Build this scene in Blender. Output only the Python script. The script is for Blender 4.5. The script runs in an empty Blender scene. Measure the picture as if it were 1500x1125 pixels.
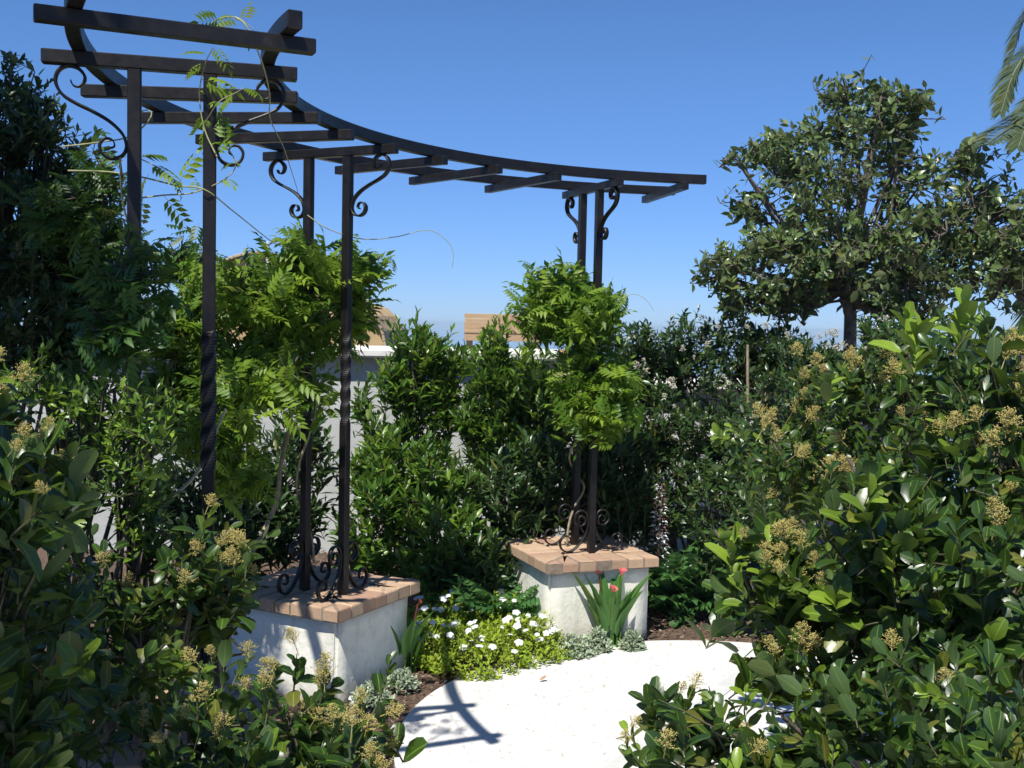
import bpy, bmesh, math, random
import numpy as np
from mathutils import Vector, Matrix

# ------------------------------------------------------------------ camera, sky, sun, exposure
scn = bpy.context.scene
F_PX, PITCH, ROLL, CAM_H = 1635.57, -0.0538, 0.0203, 1.8
cam_d = bpy.data.cameras.new("camera"); cam = bpy.data.objects.new("camera", cam_d)
scn.collection.objects.link(cam); scn.camera = cam
cam_d.sensor_width = 36; cam_d.lens = F_PX / 1500 * 36; cam_d.clip_end = 60000; cam_d.clip_start = .05
cam.matrix_world = Matrix.Translation((0, 0, CAM_H)) @ Matrix.Rotation(math.pi/2 + PITCH, 4, 'X') @ Matrix.Rotation(ROLL, 4, 'Z')
SUN_EL = math.radians(59); SUN_DIR = np.array([-.375, -.927])          # horizontal direction towards the sun
SUN_DIR = SUN_DIR / np.linalg.norm(SUN_DIR)
world = bpy.data.worlds.new("World"); scn.world = world; world.use_nodes = True
wn = world.node_tree; bg = wn.nodes['Background']
sky = wn.nodes.new('ShaderNodeTexSky'); sky.sky_type = 'NISHITA'; sky.sun_disc = False
sky.sun_elevation = SUN_EL; sky.sun_rotation = math.atan2(SUN_DIR[0], SUN_DIR[1])
sky.air_density = 0.75; sky.dust_density = 0.05; sky.ozone_density = 3.2; sky.altitude = 50
tc = wn.nodes.new('ShaderNodeTexCoord'); sxyz = wn.nodes.new('ShaderNodeSeparateXYZ'); wn.links.new(tc.outputs['Generated'], sxyz.inputs[0])
cr_ = wn.nodes.new('ShaderNodeValToRGB'); wn.links.new(sxyz.outputs[2], cr_.inputs[0]); ce = cr_.color_ramp.elements; ce.new(.25); ce.new(.45)   # clear marine air: bluer horizon
for e_, p_, c_ in zip(ce, (0, .22, .5, 1), ((.42, .57, .93), (.565, .80, 1.08), (.59, .82, 1.12), (.72, .83, .98))): e_.position = p_; e_.color = (*c_, 1)
tm = wn.nodes.new('ShaderNodeMix'); tm.data_type = 'RGBA'; tm.blend_type = 'MULTIPLY'; tm.inputs[0].default_value = 1
wn.links.new(sky.outputs[0], tm.inputs[6]); wn.links.new(cr_.outputs[0], tm.inputs[7]); wn.links.new(tm.outputs[2], bg.inputs[0]); bg.inputs[1].default_value = 0.1
sun_d = bpy.data.lights.new("sun", 'SUN'); sun_d.energy = 5.0; sun_d.angle = math.radians(.53); sun_d.color = (1, .965, .91)
sun = bpy.data.objects.new("sun", sun_d); scn.collection.objects.link(sun)
sv = Vector((SUN_DIR[0]*math.cos(SUN_EL), SUN_DIR[1]*math.cos(SUN_EL), math.sin(SUN_EL)))
sun.rotation_euler = sv.to_track_quat('Z', 'Y').to_euler()
scn.view_settings.view_transform = 'Standard'; scn.view_settings.look = 'None'
scn.view_settings.gamma = 1; scn.view_settings.exposure = 0.4; scn.view_settings.use_curve_mapping = False
scn.render.engine = 'CYCLES'
scn.cycles.max_bounces = 8; scn.cycles.transparent_max_bounces = 8

# ------------------------------------------------------------------ helpers
rng = np.random.default_rng(11)
COL = scn.collection

def ray(px, py):
    a = (px-750)/F_PX; b = -(py-562.5)/F_PX
    cr, sr = math.cos(ROLL), math.sin(ROLL)
    u = a*cr-b*sr; v = b*cr+a*sr
    c, s = math.cos(PITCH), math.sin(PITCH)
    return np.array([u, c-v*s, s+v*c])
def at(px, py, y):                      # world point at depth y seen at photo pixel
    r = ray(px, py); return r*(y/r[1])+np.array([0, 0, CAM_H])
def at_z(px, py, z):
    r = ray(px, py); return r*((z-CAM_H)/r[2])+np.array([0, 0, CAM_H])
def proj(P):
    x, y, z = P[:, 0], P[:, 1], P[:, 2]-CAM_H
    c, s = math.cos(PITCH), math.sin(PITCH)
    d = y*c+z*s; v = -y*s+z*c; cr, sr = math.cos(ROLL), math.sin(ROLL)
    return 750+F_PX*(x*cr+v*sr)/d, 562.5-F_PX*(v*cr-x*sr)/d, d

def tag(o, label=None, cat=None, group=None, kind=None):
    if label: o['label'] = label
    if cat: o['category'] = cat
    if group: o['group'] = group
    if kind: o['kind'] = kind
    return o
def link(o, parent=None):
    COL.objects.link(o)
    if parent is not None: o.parent = parent
    return o
def thing(name, loc, label, cat, group=None):
    o = bpy.data.objects.new(name, None); o.empty_display_size = .1
    o.location = loc; link(o); return tag(o, label, cat, group)
def org(parent):
    return np.array(parent.location[:]) if parent is not None else np.zeros(3)

def np_mesh(name, V, faces, mat, attr=None, smooth=True):
    """faces: list of int arrays (n,k)"""
    me = bpy.data.meshes.new(name)
    V = np.asarray(V, np.float32); faces = [np.asarray(f, np.int32) for f in faces if len(f)]
    tot = np.concatenate([np.full(len(f), f.shape[1], np.int32) for f in faces])
    loops = np.concatenate([f.ravel() for f in faces])
    me.vertices.add(len(V)); me.vertices.foreach_set('co', V.ravel())
    me.loops.add(len(loops)); me.loops.foreach_set('vertex_index', loops)
    me.polygons.add(len(tot))
    st = np.zeros(len(tot), np.int32); st[1:] = np.cumsum(tot)[:-1]
    me.polygons.foreach_set('loop_start', st)
    me.polygons.foreach_set('loop_total', tot)
    me.polygons.foreach_set('use_smooth', np.full(len(tot), smooth, bool))
    if attr is not None:
        a = me.color_attributes.new('leaf', 'FLOAT_COLOR', 'POINT')
        a.data.foreach_set('color', np.asarray(attr, np.float32).ravel())
    me.update(calc_edges=True)
    if mat: me.materials.append(mat)
    return me
def np_obj(name, V, faces, mat, parent=None, attr=None, smooth=True, kind=None):
    me = np_mesh(name, np.asarray(V)-org(parent), faces, mat, attr, smooth)
    o = bpy.data.objects.new(name, me); link(o, parent)
    if kind: o['kind'] = kind
    return o
def bm_obj(name, bm, mat, parent=None, smooth=False):
    if parent is not None: bmesh.ops.translate(bm, verts=bm.verts, vec=-Vector(parent.location))
    me = bpy.data.meshes.new(name); bm.to_mesh(me); bm.free()
    if smooth: me.shade_smooth()
    me.materials.append(mat)
    return link(bpy.data.objects.new(name, me), parent)

def tubes(paths, radii, sides=4):
    """paths (N,K,3), radii (N,K) -> verts, quads"""
    paths = np.asarray(paths, float); radii = np.asarray(radii, float)
    N, K, _ = paths.shape
    t = np.gradient(paths, axis=1); t /= np.linalg.norm(t, axis=2, keepdims=True)+1e-9
    ref = np.where(np.abs(t[..., 2:3]) > .9, np.array([1., 0, 0]), np.array([0, 0, 1.]))
    a = np.cross(t, ref); a /= np.linalg.norm(a, axis=2, keepdims=True)+1e-9
    b = np.cross(t, a)
    ang = np.arange(sides)*2*np.pi/sides
    V = paths[:, :, None]+radii[:, :, None, None]*(a[:, :, None]*np.cos(ang)[:, None]+b[:, :, None]*np.sin(ang)[:, None])
    idx = np.arange(N*K*sides).reshape(N, K, sides)
    q = np.stack([idx[:, :-1], np.roll(idx[:, :-1], -1, 2), np.roll(idx[:, 1:], -1, 2), idx[:, 1:]], -1).reshape(-1, 4)
    return V.reshape(-1, 3), q
def spline(pts, n=10):
    P = np.asarray(pts, float); P = np.vstack([2*P[0]-P[1], P, 2*P[-1]-P[-2]]); out = []
    for i in range(1, len(P)-2):
        for t in np.linspace(0, 1, n, endpoint=False):
            a, b, c, d = P[i-1:i+3]
            out.append(.5*((2*b)+(-a+c)*t+(2*a-5*b+4*c-d)*t*t+(-a+3*b-3*c+d)*t**3))
    out.append(P[-2]); return np.array(out)
def sweep_rect(path, side, w, th):
    """path (K,3), side: fixed lateral unit vector, w lateral width, th thickness arrays -> bmesh-ready verts, faces"""
    path = np.asarray(path, float); K = len(path); w = np.broadcast_to(w, K); th = np.broadcast_to(th, K)
    t = np.gradient(path, axis=0); t /= np.linalg.norm(t, axis=1, keepdims=True)
    s = np.asarray(side, float); n = np.cross(t, s); n /= np.linalg.norm(n, axis=1, keepdims=True)
    V = np.stack([path+s*w[:, None]/2+n*th[:, None]/2, path-s*w[:, None]/2+n*th[:, None]/2,
                  path-s*w[:, None]/2-n*th[:, None]/2, path+s*w[:, None]/2-n*th[:, None]/2], 1).reshape(-1, 3)
    idx = np.arange(K*4).reshape(K, 4)
    q = np.stack([idx[:-1], np.roll(idx[:-1], -1, 1), np.roll(idx[1:], -1, 1), idx[1:]], -1).reshape(-1, 4)
    caps = np.array([idx[0][::-1], idx[-1]])
    return V, np.vstack([q, caps])
def fix_normals(bm): bmesh.ops.recalc_face_normals(bm, faces=bm.faces)
def box_bm(c, size, rz=0, bev=.003, bm=None):
    b = bmesh.new(); bmesh.ops.create_cube(b, size=1)
    bmesh.ops.scale(b, vec=size, verts=b.verts)
    if bev: bmesh.ops.bevel(b, geom=b.edges[:], offset=bev, segments=1, affect='EDGES')
    bmesh.ops.rotate(b, cent=(0, 0, 0), matrix=Matrix.Rotation(rz, 3, 'Z'), verts=b.verts)
    bmesh.ops.translate(b, vec=c, verts=b.verts)
    if bm is None: return b
    me = bpy.data.meshes.new('t'); b.to_mesh(me); b.free(); bm.from_mesh(me); bpy.data.meshes.remove(me); return bm
def from_vf(V, F, bev=0):
    b = bmesh.new(); vs = [b.verts.new(v) for v in V]
    for f in F:
        try: b.faces.new([vs[i] for i in f])
        except ValueError: pass
    fix_normals(b)
    if bev: bmesh.ops.bevel(b, geom=[e for e in b.edges if e.calc_face_angle(0) > .6], offset=bev, segments=1, affect='EDGES')
    return b

# ------------------------------------------------------------------ materials
def new_mat(name):
    m = bpy.data.materials.new(name); m.use_nodes = True; nt = m.node_tree
    return m, nt, nt.nodes['Principled BSDF'], nt.nodes['Material Output']
def ramp(nt, fac, stops):
    r = nt.nodes.new('ShaderNodeValToRGB'); e = r.color_ramp.elements
    while len(e) < len(stops): e.new(.5)
    for k, (p, c) in enumerate(stops): e[k].position = p; e[k].color = (*c, 1)
    nt.links.new(fac, r.inputs[0]); return r.outputs[0]
def noise(nt, scale, detail=4, vec=None, rough=.55, dist=0):
    n = nt.nodes.new('ShaderNodeTexNoise'); n.inputs['Scale'].default_value = scale
    n.inputs['Detail'].default_value = detail; n.inputs['Roughness'].default_value = rough; n.inputs['Distortion'].default_value = dist
    if vec is not None: nt.links.new(vec, n.inputs['Vector'])
    return n.outputs['Fac']
def mixc(nt, f, a, b, mode='MIX'):
    m = nt.nodes.new('ShaderNodeMix'); m.data_type = 'RGBA'; m.blend_type = mode
    for s, v in ((0, f), (6, a), (7, b)):
        if hasattr(v, 'is_output'): nt.links.new(v, m.inputs[s])
        else: m.inputs[s].default_value = v if s == 0 else (*v, 1)
    return m.outputs[2]
def math_n(nt, op, a, b=0, clamp=False):
    m = nt.nodes.new('ShaderNodeMath'); m.operation = op; m.use_clamp = clamp
    for s, v in ((0, a), (1, b)):
        if hasattr(v, 'is_output'): nt.links.new(v, m.inputs[s])
        else: m.inputs[s].default_value = v
    return m.outputs[0]
def bump(nt, h, strength, dist, p):
    b = nt.nodes.new('ShaderNodeBump'); b.inputs['Strength'].default_value = strength; b.inputs['Distance'].default_value = dist
    nt.links.new(h, b.inputs['Height']); nt.links.new(b.outputs[0], p.inputs['Normal'])
def objcoord(nt):
    return nt.nodes.new('ShaderNodeTexCoord').outputs['Object']
def geopos(nt):
    return nt.nodes.new('ShaderNodeNewGeometry').outputs['Position']

def leaf_mat(name, dark, light, young, rough=.34, trans=.3, back=None, spec=.5, rib=.35):
    m, nt, p, out = new_mat(name)
    at_ = nt.nodes.new('ShaderNodeAttribute'); at_.attribute_name = 'leaf'
    sp = nt.nodes.new('ShaderNodeSeparateColor'); nt.links.new(at_.outputs['Color'], sp.inputs[0])
    oi = nt.nodes.new('ShaderNodeObjectInfo')
    tint = math_n(nt, 'FRACT', math_n(nt, 'ADD', sp.outputs[0], oi.outputs['Random']))
    c = mixc(nt, tint, dark, light)
    c = mixc(nt, at_.outputs['Alpha'], c, young)
    # a few ageing yellowish leaves
    old = math_n(nt, 'GREATER_THAN', math_n(nt, 'FRACT', math_n(nt, 'MULTIPLY', tint, 17.3)), .96)
    c = mixc(nt, math_n(nt, 'MULTIPLY', old, .55), c, (.22, .19, .03))
    c = mixc(nt, math_n(nt, 'MULTIPLY', noise(nt, 35, 3, geopos(nt)), .35), c, tuple(x*.55 for x in dark))
    ac = math_n(nt, 'ABSOLUTE', math_n(nt, 'SUBTRACT', sp.outputs[2], .5))
    ribf = math_n(nt, 'SUBTRACT', 1, math_n(nt, 'MULTIPLY', ac, 16), True)
    c = mixc(nt, math_n(nt, 'MULTIPLY', ribf, rib), c, tuple(min(1, x*1.6+.03) for x in young))
    g = nt.nodes.new('ShaderNodeNewGeometry')
    c2 = mixc(nt, math_n(nt, 'MULTIPLY', g.outputs['Backfacing'], .6), c, back or (light[0]*1.5+.02, light[1]*1.35+.02, light[2]*1.7+.02))
    nt.links.new(c2, p.inputs['Base Color'])
    rr = math_n(nt, 'ADD', math_n(nt, 'MULTIPLY', noise(nt, 60, 2, geopos(nt)), .15), rough-.07)
    rr = math_n(nt, 'ADD', rr, math_n(nt, 'MULTIPLY', g.outputs['Backfacing'], .3))
    nt.links.new(rr, p.inputs['Roughness']); p.inputs['Specular IOR Level'].default_value = spec
    # side veins, slight quilting
    wv = nt.nodes.new('ShaderNodeMath'); wv.operation = 'SINE'
    nt.links.new(math_n(nt, 'MULTIPLY', math_n(nt, 'ADD', sp.outputs[1], math_n(nt, 'MULTIPLY', ac, -.5)), 45), wv.inputs[0])
    bump(nt, wv.outputs[0], .06, .0004, p)
    tr = nt.nodes.new('ShaderNodeBsdfTranslucent')
    nt.links.new(mixc(nt, .5, c, tuple(min(1, y*1.1) for y in young)), tr.inputs[0])
    mx = nt.nodes.new('ShaderNodeMixShader'); mx.inputs[0].default_value = trans
    nt.links.new(p.outputs[0], mx.inputs[1]); nt.links.new(tr.outputs[0], mx.inputs[2]); nt.links.new(mx.outputs[0], out.inputs[0])
    return m
def simple_mat(name, stops, scale=8, rough=.7, bmp=.3, bd=.004, bscale=60, detail=5, metal=0, spec=.5):
    m, nt, p, out = new_mat(name)
    v = geopos(nt)
    nt.links.new(ramp(nt, noise(nt, scale, detail, v), stops), p.inputs['Base Color'])
    p.inputs['Roughness'].default_value = rough; p.inputs['Metallic'].default_value = metal; p.inputs['Specular IOR Level'].default_value = spec
    if bmp: bump(nt, noise(nt, bscale, 4, v), bmp, bd, p)
    return m

M = {}
M['privet'] = leaf_mat('privet_leaf', (.018, .046, .008), (.046, .098, .014), (.22, .33, .03), rough=.33, trans=.22, spec=.5)
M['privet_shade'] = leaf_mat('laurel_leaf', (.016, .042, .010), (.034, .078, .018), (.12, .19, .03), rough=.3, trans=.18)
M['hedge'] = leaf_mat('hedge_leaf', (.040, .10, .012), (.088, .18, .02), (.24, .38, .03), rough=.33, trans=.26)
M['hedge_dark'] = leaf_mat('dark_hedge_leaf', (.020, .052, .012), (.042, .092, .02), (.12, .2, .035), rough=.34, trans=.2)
M['ficus'] = leaf_mat('tree_leaf', (.075, .13, .035), (.15, .22, .07), (.23, .30, .08), rough=.33, trans=.2, back=(.13, .15, .06))
M['wisteria'] = leaf_mat('wisteria_leaf', (.055, .13, .010), (.12, .24, .018), (.26, .38, .03), rough=.45, trans=.42, spec=.35, rib=.2)
M['calla'] = leaf_mat('calla_leaf', (.05, .15, .025), (.09, .23, .04), (.16, .30, .05), rough=.35, trans=.35)
M['lime'] = leaf_mat('lime_groundcover_leaf', (.20, .32, .025), (.33, .46, .03), (.48, .56, .05), rough=.5, trans=.4, spec=.3)
M['silver'] = leaf_mat('silver_leaf', (.20, .29, .15), (.40, .48, .32), (.6, .64, .48), rough=.65, trans=.2, spec=.2)
M['fern'] = leaf_mat('soft_leaf', (.04, .12, .035), (.07, .19, .05), (.12, .26, .06), rough=.5, trans=.35, spec=.3)
M['palm'] = leaf_mat('palm_leaf', (.06, .09, .035), (.11, .145, .06), (.18, .20, .09), rough=.4, trans=.15)
M['stem'] = simple_mat('green_brown_stem', [(.3, (.05, .055, .02)), (.7, (.10, .09, .045))], 30, .7, .2)
M['bark'] = simple_mat('grey_bark', [(.3, (.06, .05, .04)), (.7, (.17, .14, .11))], 25, .85, .7, .01, 40)
M['vinewood'] = simple_mat('pale_vine_wood', [(.3, (.20, .16, .10)), (.7, (.40, .33, .22))], 30, .8, .4, .004, 60)
M['tendril'] = simple_mat('vine_runner', [(.3, (.20, .22, .08)), (.7, (.40, .38, .20))], 20, .6, 0)
def petal_mat(name, a, b, rough=.5, trans=.25):
    m, nt, p, out = new_mat(name)
    c = ramp(nt, noise(nt, 90, 3, geopos(nt)), [(.3, a), (.7, b)])
    nt.links.new(c, p.inputs['Base Color']); p.inputs['Roughness'].default_value = rough
    tr = nt.nodes.new('ShaderNodeBsdfTranslucent'); nt.links.new(c, tr.inputs[0])
    mx = nt.nodes.new('ShaderNodeMixShader'); mx.inputs[0].default_value = trans
    nt.links.new(p.outputs[0], mx.inputs[1]); nt.links.new(tr.outputs[0], mx.inputs[2]); nt.links.new(mx.outputs[0], out.inputs[0])
    return m
M['petal'] = petal_mat('white_petal', (.78, .79, .80), (.85, .85, .84))
M['cream'] = petal_mat('cream_flower', (.62, .58, .42), (.75, .72, .58))
M['bud'] = petal_mat('tan_buds', (.46, .36, .085), (.76, .68, .26), .7)
M['pink'] = petal_mat('pink_spathe', (.72, .12, .14), (.85, .28, .24))
M['maroon'] = petal_mat('maroon_bud', (.14, .03, .03), (.25, .06, .05))
M['mauve'] = petal_mat('mauve_bract', (.16, .08, .09), (.30, .17, .15))

# iron, dusty black-brown paint
m, nt, p, out = new_mat('wrought_iron'); v = geopos(nt)
nt.links.new(ramp(nt, noise(nt, 18, 6, v), [(.35, (.005, .0045, .0045)), (.62, (.013, .010, .009)), (.8, (.035, .026, .02))]), p.inputs['Base Color'])
nt.links.new(math_n(nt, 'ADD', math_n(nt, 'MULTIPLY', noise(nt, 40, 4, v), .35), .28), p.inputs['Roughness'])
p.inputs['Metallic'].default_value = .15; bump(nt, noise(nt, 120, 4, v), .25, .002, p); M['iron'] = m

# stucco with weathering
m, nt, p, out = new_mat('white_stucco'); v = geopos(nt)
c = ramp(nt, noise(nt, 5, 7, v, .65), [(.25, (.68, .66, .54)), (.5, (.81, .79, .68)), (.75, (.86, .845, .76))])
c = mixc(nt, ramp(nt, noise(nt, 22, 5, v), [(.52, (0, 0, 0)), (.75, (.5, .5, .5))]), c, (.44, .45, .38))
sx = nt.nodes.new('ShaderNodeSeparateXYZ'); nt.links.new(v, sx.inputs[0])
mpz = nt.nodes.new('ShaderNodeMapping'); mpz.inputs['Scale'].default_value = (16, 16, 1.6); nt.links.new(v, mpz.inputs['Vector'])
c = mixc(nt, ramp(nt, noise(nt, 1, 5, mpz.outputs[0], .6), [(.54, (0, 0, 0)), (.72, (.25, .25, .25))]), c, (.40, .37, .29))   # drip streaks
spl = math_n(nt, 'MULTIPLY', math_n(nt, 'SUBTRACT', 1, math_n(nt, 'MULTIPLY', sx.outputs[2], 9), True), noise(nt, 30, 4, v), True)
c = mixc(nt, spl, c, (.22, .17, .12)); nt.links.new(c, p.inputs['Base Color']); p.inputs['Roughness'].default_value = .85
bump(nt, math_n(nt, 'ADD', noise(nt, 45, 6, v), math_n(nt, 'MULTIPLY', noise(nt, 6, 3, v), 1.2)), .5, .006, p); M['stucco'] = m
m, nt, p, out = new_mat('grey_plaster'); v = geopos(nt)
c = ramp(nt, noise(nt, 2.2, 7, v, .6), [(.3, (.40, .41, .38)), (.7, (.52, .53, .50))])
c = mixc(nt, ramp(nt, noise(nt, 3, 5, v), [(.5, (0, 0, 0)), (.8, (.45, .45, .45))]), c, (.30, .32, .27))
nt.links.new(c, p.inputs['Base Color']); p.inputs['Roughness'].default_value = .9
bump(nt, noise(nt, 30, 6, v), .4, .006, p); M['plaster'] = m
M['coping'] = simple_mat('coping_stone', [(.3, (.58, .56, .50)), (.7, (.74, .72, .66))], 6, .8, .4, .004, 40)

# brick
m, nt, p, out = new_mat('terracotta_brick'); v = geopos(nt)
oi = nt.nodes.new('ShaderNodeObjectInfo')
c = mixc(nt, oi.outputs['Random'], (.32, .20, .13), (.50, .355, .22))
c2 = mixc(nt, math_n(nt, 'FRACT', math_n(nt, 'MULTIPLY', oi.outputs['Random'], 7.7)), (.35, .20, .14), (.54, .41, .26))
c = mixc(nt, .5, c, c2)
c = mixc(nt, ramp(nt, noise(nt, 28, 6, v, .7), [(.4, (0, 0, 0)), (.75, (.6, .6, .6))]), c, (.33, .19, .12))
c = mixc(nt, ramp(nt, noise(nt, 70, 4, v), [(.6, (0, 0, 0)), (.8, (.5, .5, .5))]), c, (.62, .52, .38))
nt.links.new(c, p.inputs['Base Color']); p.inputs['Roughness'].default_value = .85
bump(nt, noise(nt, 80, 6, v, .7), .5, .004, p); M['brick'] = m
M['mortar'] = simple_mat('mortar', [(.3, (.16, .12, .085)), (.7, (.28, .22, .16))], 40, .95, .5)

# patio concrete: pale with pitted warm specks
m, nt, p, out = new_mat('pale_aggregate_paving'); v = geopos(nt)
c = ramp(nt, noise(nt, 1.6, 5, v), [(.3, (.60, .585, .545)), (.7, (.68, .665, .63))])
mp = nt.nodes.new('ShaderNodeMapping'); mp.inputs['Scale'].default_value = (1, .55, 1); nt.links.new(v, mp.inputs['Vector'])
sp1 = noise(nt, 42, 5, mp.outputs[0], .6, .6)
c = mixc(nt, ramp(nt, sp1, [(.58, (0, 0, 0)), (.66, (.65, .65, .65))]), c, (.36, .29, .21))
c = mixc(nt, ramp(nt, noise(nt, 160, 3, v), [(.55, (0, 0, 0)), (.8, (.5, .5, .5))]), c, (.44, .39, .32))
nt.links.new(c, p.inputs['Base Color']); p.inputs['Roughness'].default_value = .8
bump(nt, sp1, -.4, .004, p); M['patio'] = m
M['patio_band'] = simple_mat('grey_paving_band', [(.3, (.50, .50, .47)), (.7, (.60, .60, .56))], 12, .6, .2, .002, 90)
M['mulch'] = simple_mat('bark_mulch_soil', [(.3, (.045, .028, .018)), (.55, (.12, .075, .048)), (.75, (.22, .145, .095))], 45, .95, 1, .02, 70, 8)
m, nt, p, out = new_mat('mulch_chip'); at_ = nt.nodes.new('ShaderNodeAttribute'); at_.attribute_name = 'leaf'
sp = nt.nodes.new('ShaderNodeSeparateColor'); nt.links.new(at_.outputs['Color'], sp.inputs[0])
nt.links.new(ramp(nt, sp.outputs[0], [(0, (.05, .03, .02)), (.6, (.17, .10, .065)), (.9, (.30, .20, .13)), (1, (.45, .35, .25))]), p.inputs['Base Color'])
p.inputs['Roughness'].default_value = .9; M['chip'] = m
M['land'] = simple_mat('dry_hillside', [(.35, (.05, .07, .025)), (.65, (.14, .12, .07))], .4, .95, .5, .1, 3)
m, nt, p, out = new_mat('sea_water'); p.inputs['Base Color'].default_value = (.15, .27, .42, 1); p.inputs['Roughness'].default_value = .22
bump(nt, noise(nt, .6, 6, geopos(nt)), .5, .3, p); M['sea'] = m
# timber slats
m, nt, p, out = new_mat('bleached_timber'); v = geopos(nt); mp = nt.nodes.new('ShaderNodeMapping')
mp.inputs['Scale'].default_value = (3, 30, 45); nt.links.new(v, mp.inputs['Vector']); oi = nt.nodes.new('ShaderNodeObjectInfo')
c = ramp(nt, noise(nt, 1, 6, mp.outputs[0], .65), [(.35, (.30, .185, .095)), (.7, (.50, .35, .21))])
c = mixc(nt, math_n(nt, 'MULTIPLY', oi.outputs['Random'], .5), c, (.40, .27, .15)); nt.links.new(c, p.inputs['Base Color'])
p.inputs['Roughness'].default_value = .75; bump(nt, noise(nt, 1, 6, mp.outputs[0]), .4, .004, p); M['timber'] = m
M['canvas'] = simple_mat('ochre_plaster', [(.3, (.42, .27, .12)), (.7, (.58, .42, .22))], 4, .85, .3, .004, 50)
M['tile_clay'] = simple_mat('clay_tile', [(.3, (.36, .25, .15)), (.7, (.52, .39, .25))], 9, .85, .3, .004, 50)
M['deadleaf'] = simple_mat('dry_leaf', [(.3, (.25, .13, .07)), (.7, (.4, .24, .14))], 40, .8, .2)

# ------------------------------------------------------------------ ground, hill, sea
def struct(o): o['kind'] = 'structure'; return o
xs = np.concatenate([np.linspace(-300, -8, 14), np.linspace(-6, 8, 40), np.linspace(10, 300, 14)])
ys = np.concatenate([np.linspace(-60, -2, 8), np.linspace(-1, 10, 50), np.linspace(11, 160, 40)])
X, Y = np.meshgrid(xs, ys); Z = np.where(Y > 10, -(Y-10)*.55, 0.)
near = (np.abs(X-1) < 7) & (Y < 10)
Z += near*(.012*np.sin(X*5.1+Y*3)+.010*np.sin(Y*7.7-X*4.1)+rng.normal(0, .004, X.shape))-.015
V = np.stack([X, Y, Z], -1).reshape(-1, 3); nx = len(xs); I = np.arange(len(ys)*nx).reshape(len(ys), nx)
q = np.stack([I[:-1, :-1], I[:-1, 1:], I[1:, 1:], I[1:, :-1]], -1).reshape(-1, 4)
g = struct(np_obj('ground', V, [q], M['mulch']))
g.data.materials.append(M['land'])
cy_ = V[q[:, 0], 1]; cx_ = V[q[:, 0], 0]
g.data.polygons.foreach_set('material_index', ((cy_ > 9.3) | (np.abs(cx_) > 9)).astype(np.int32))
SZ = -60
struct(np_obj('sea', [(-50000, 100, SZ), (50000, 100, SZ), (50000, 50000, SZ), (-50000, 50000, SZ)], [[(0, 1, 2, 3)]], M['sea'], smooth=False))
# marine air over garden, slope and sea
mh = bpy.data.materials.new('haze_air'); mh.use_nodes = True; nh = mh.node_tree; nh.nodes.remove(nh.nodes['Principled BSDF'])
pv = nh.nodes.new('ShaderNodeVolumePrincipled'); pv.inputs['Color'].default_value = (.66, .86, 1.0, 1); pv.inputs['Density'].default_value = 3.2e-4
nh.links.new(pv.outputs[0], nh.nodes['Material Output'].inputs['Volume'])
hz = bm_obj('haze', box_bm((0, 24900, (6.6+SZ-30)/2), (101000, 50400, 6.6-SZ+30), bev=0), mh); hz['kind'] = 'stuff'
tag(hz, 'thin blue marine haze lying over the sea and fading the horizon', 'haze')

# patio slab: round end towards the pergola, running on towards the viewer as a path
PC, PR = np.array([1.101, 4.739]), 1.573
def patio_outline():
    o = [(-.50, -1.5), (-.50, 3.6)]
    o = []
    for a in np.radians(np.linspace(196, -10, 60)): o.append((PC[0]+PR*math.cos(a), PC[1]+PR*math.sin(a)))
    o += [(2.9, 3.9), (3.0, -1.5), (-.62, -1.5), (-.60, 2.6)]
    return o
OUT = patio_outline()
bm = bmesh.new(); f = bm.faces.new([bm.verts.new((x, y, 0)) for x, y in OUT])
r = bmesh.ops.extrude_face_region(bm, geom=[f]); top = [e for e in r['geom'] if isinstance(e, bmesh.types.BMVert)]
bmesh.ops.translate(bm, vec=(0, 0, -.09), verts=[v for v in bm.verts if v not in top]); bmesh.ops.translate(bm, vec=(0, 0, .012), verts=bm.verts)
fix_normals(bm)
bmesh.ops.bevel(bm, geom=[e for e in bm.edges if all(v.co.z > 0 for v in e.verts)], offset=.006, segments=2, affect='EDGES')
struct(bm_obj('patio', bm, M['patio']))
# flush grey band crossing the paving
a0, a1 = np.array([1.32, 5.86]), np.array([.10, 3.85]); dd = (a1-a0)/np.linalg.norm(a1-a0); nn = np.array([-dd[1], dd[0]])*.045
bm = bmesh.new(); bm.faces.new([bm.verts.new((*(c_), .0165)) for c_ in (a0+nn, a0-nn, a1-nn, a1+nn)]); fix_normals(bm)
struct(bm_obj('paving_band', bm, M['patio_band']))

# mulch chips (uncountable)
def in_poly(P, poly):
    poly = np.array(poly); x, y = P[:, 0], P[:, 1]; c = np.zeros(len(P), bool); j = len(poly)-1
    for i in range(len(poly)):
        xi, yi = poly[i]; xj, yj = poly[j]
        c ^= ((yi > y) != (yj > y)) & (x < (xj-xi)*(y-yi)/(yj-yi+1e-12)+xi); j = i
    return c
n = 26000
P = np.stack([rng.uniform(-2.2, 3.4, n), rng.uniform(3.0, 9, n)], 1); P = P[~in_poly(P, OUT)]
n = len(P); L = rng.uniform(.006, .022, n)*np.where(rng.random(n) < .06, 1.8, 1); W = L*rng.uniform(.25, .6, n); T = L*.2
base = np.array([(-.5, -.5, -.5), (.5, -.4, -.5), (.45, .5, -.5), (-.5, .45, -.5), (-.4, -.35, .5), (.42, -.3, .5), (.35, .4, .5), (-.42, .35, .5)])
a = rng.uniform(0, 2*np.pi, n); tl = rng.normal(0, .35, n)
V = base[None]*np.stack([L, W, T], 1)[:, None]
V[..., 2] += V[..., 0]*np.sin(tl)[:, None]
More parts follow.
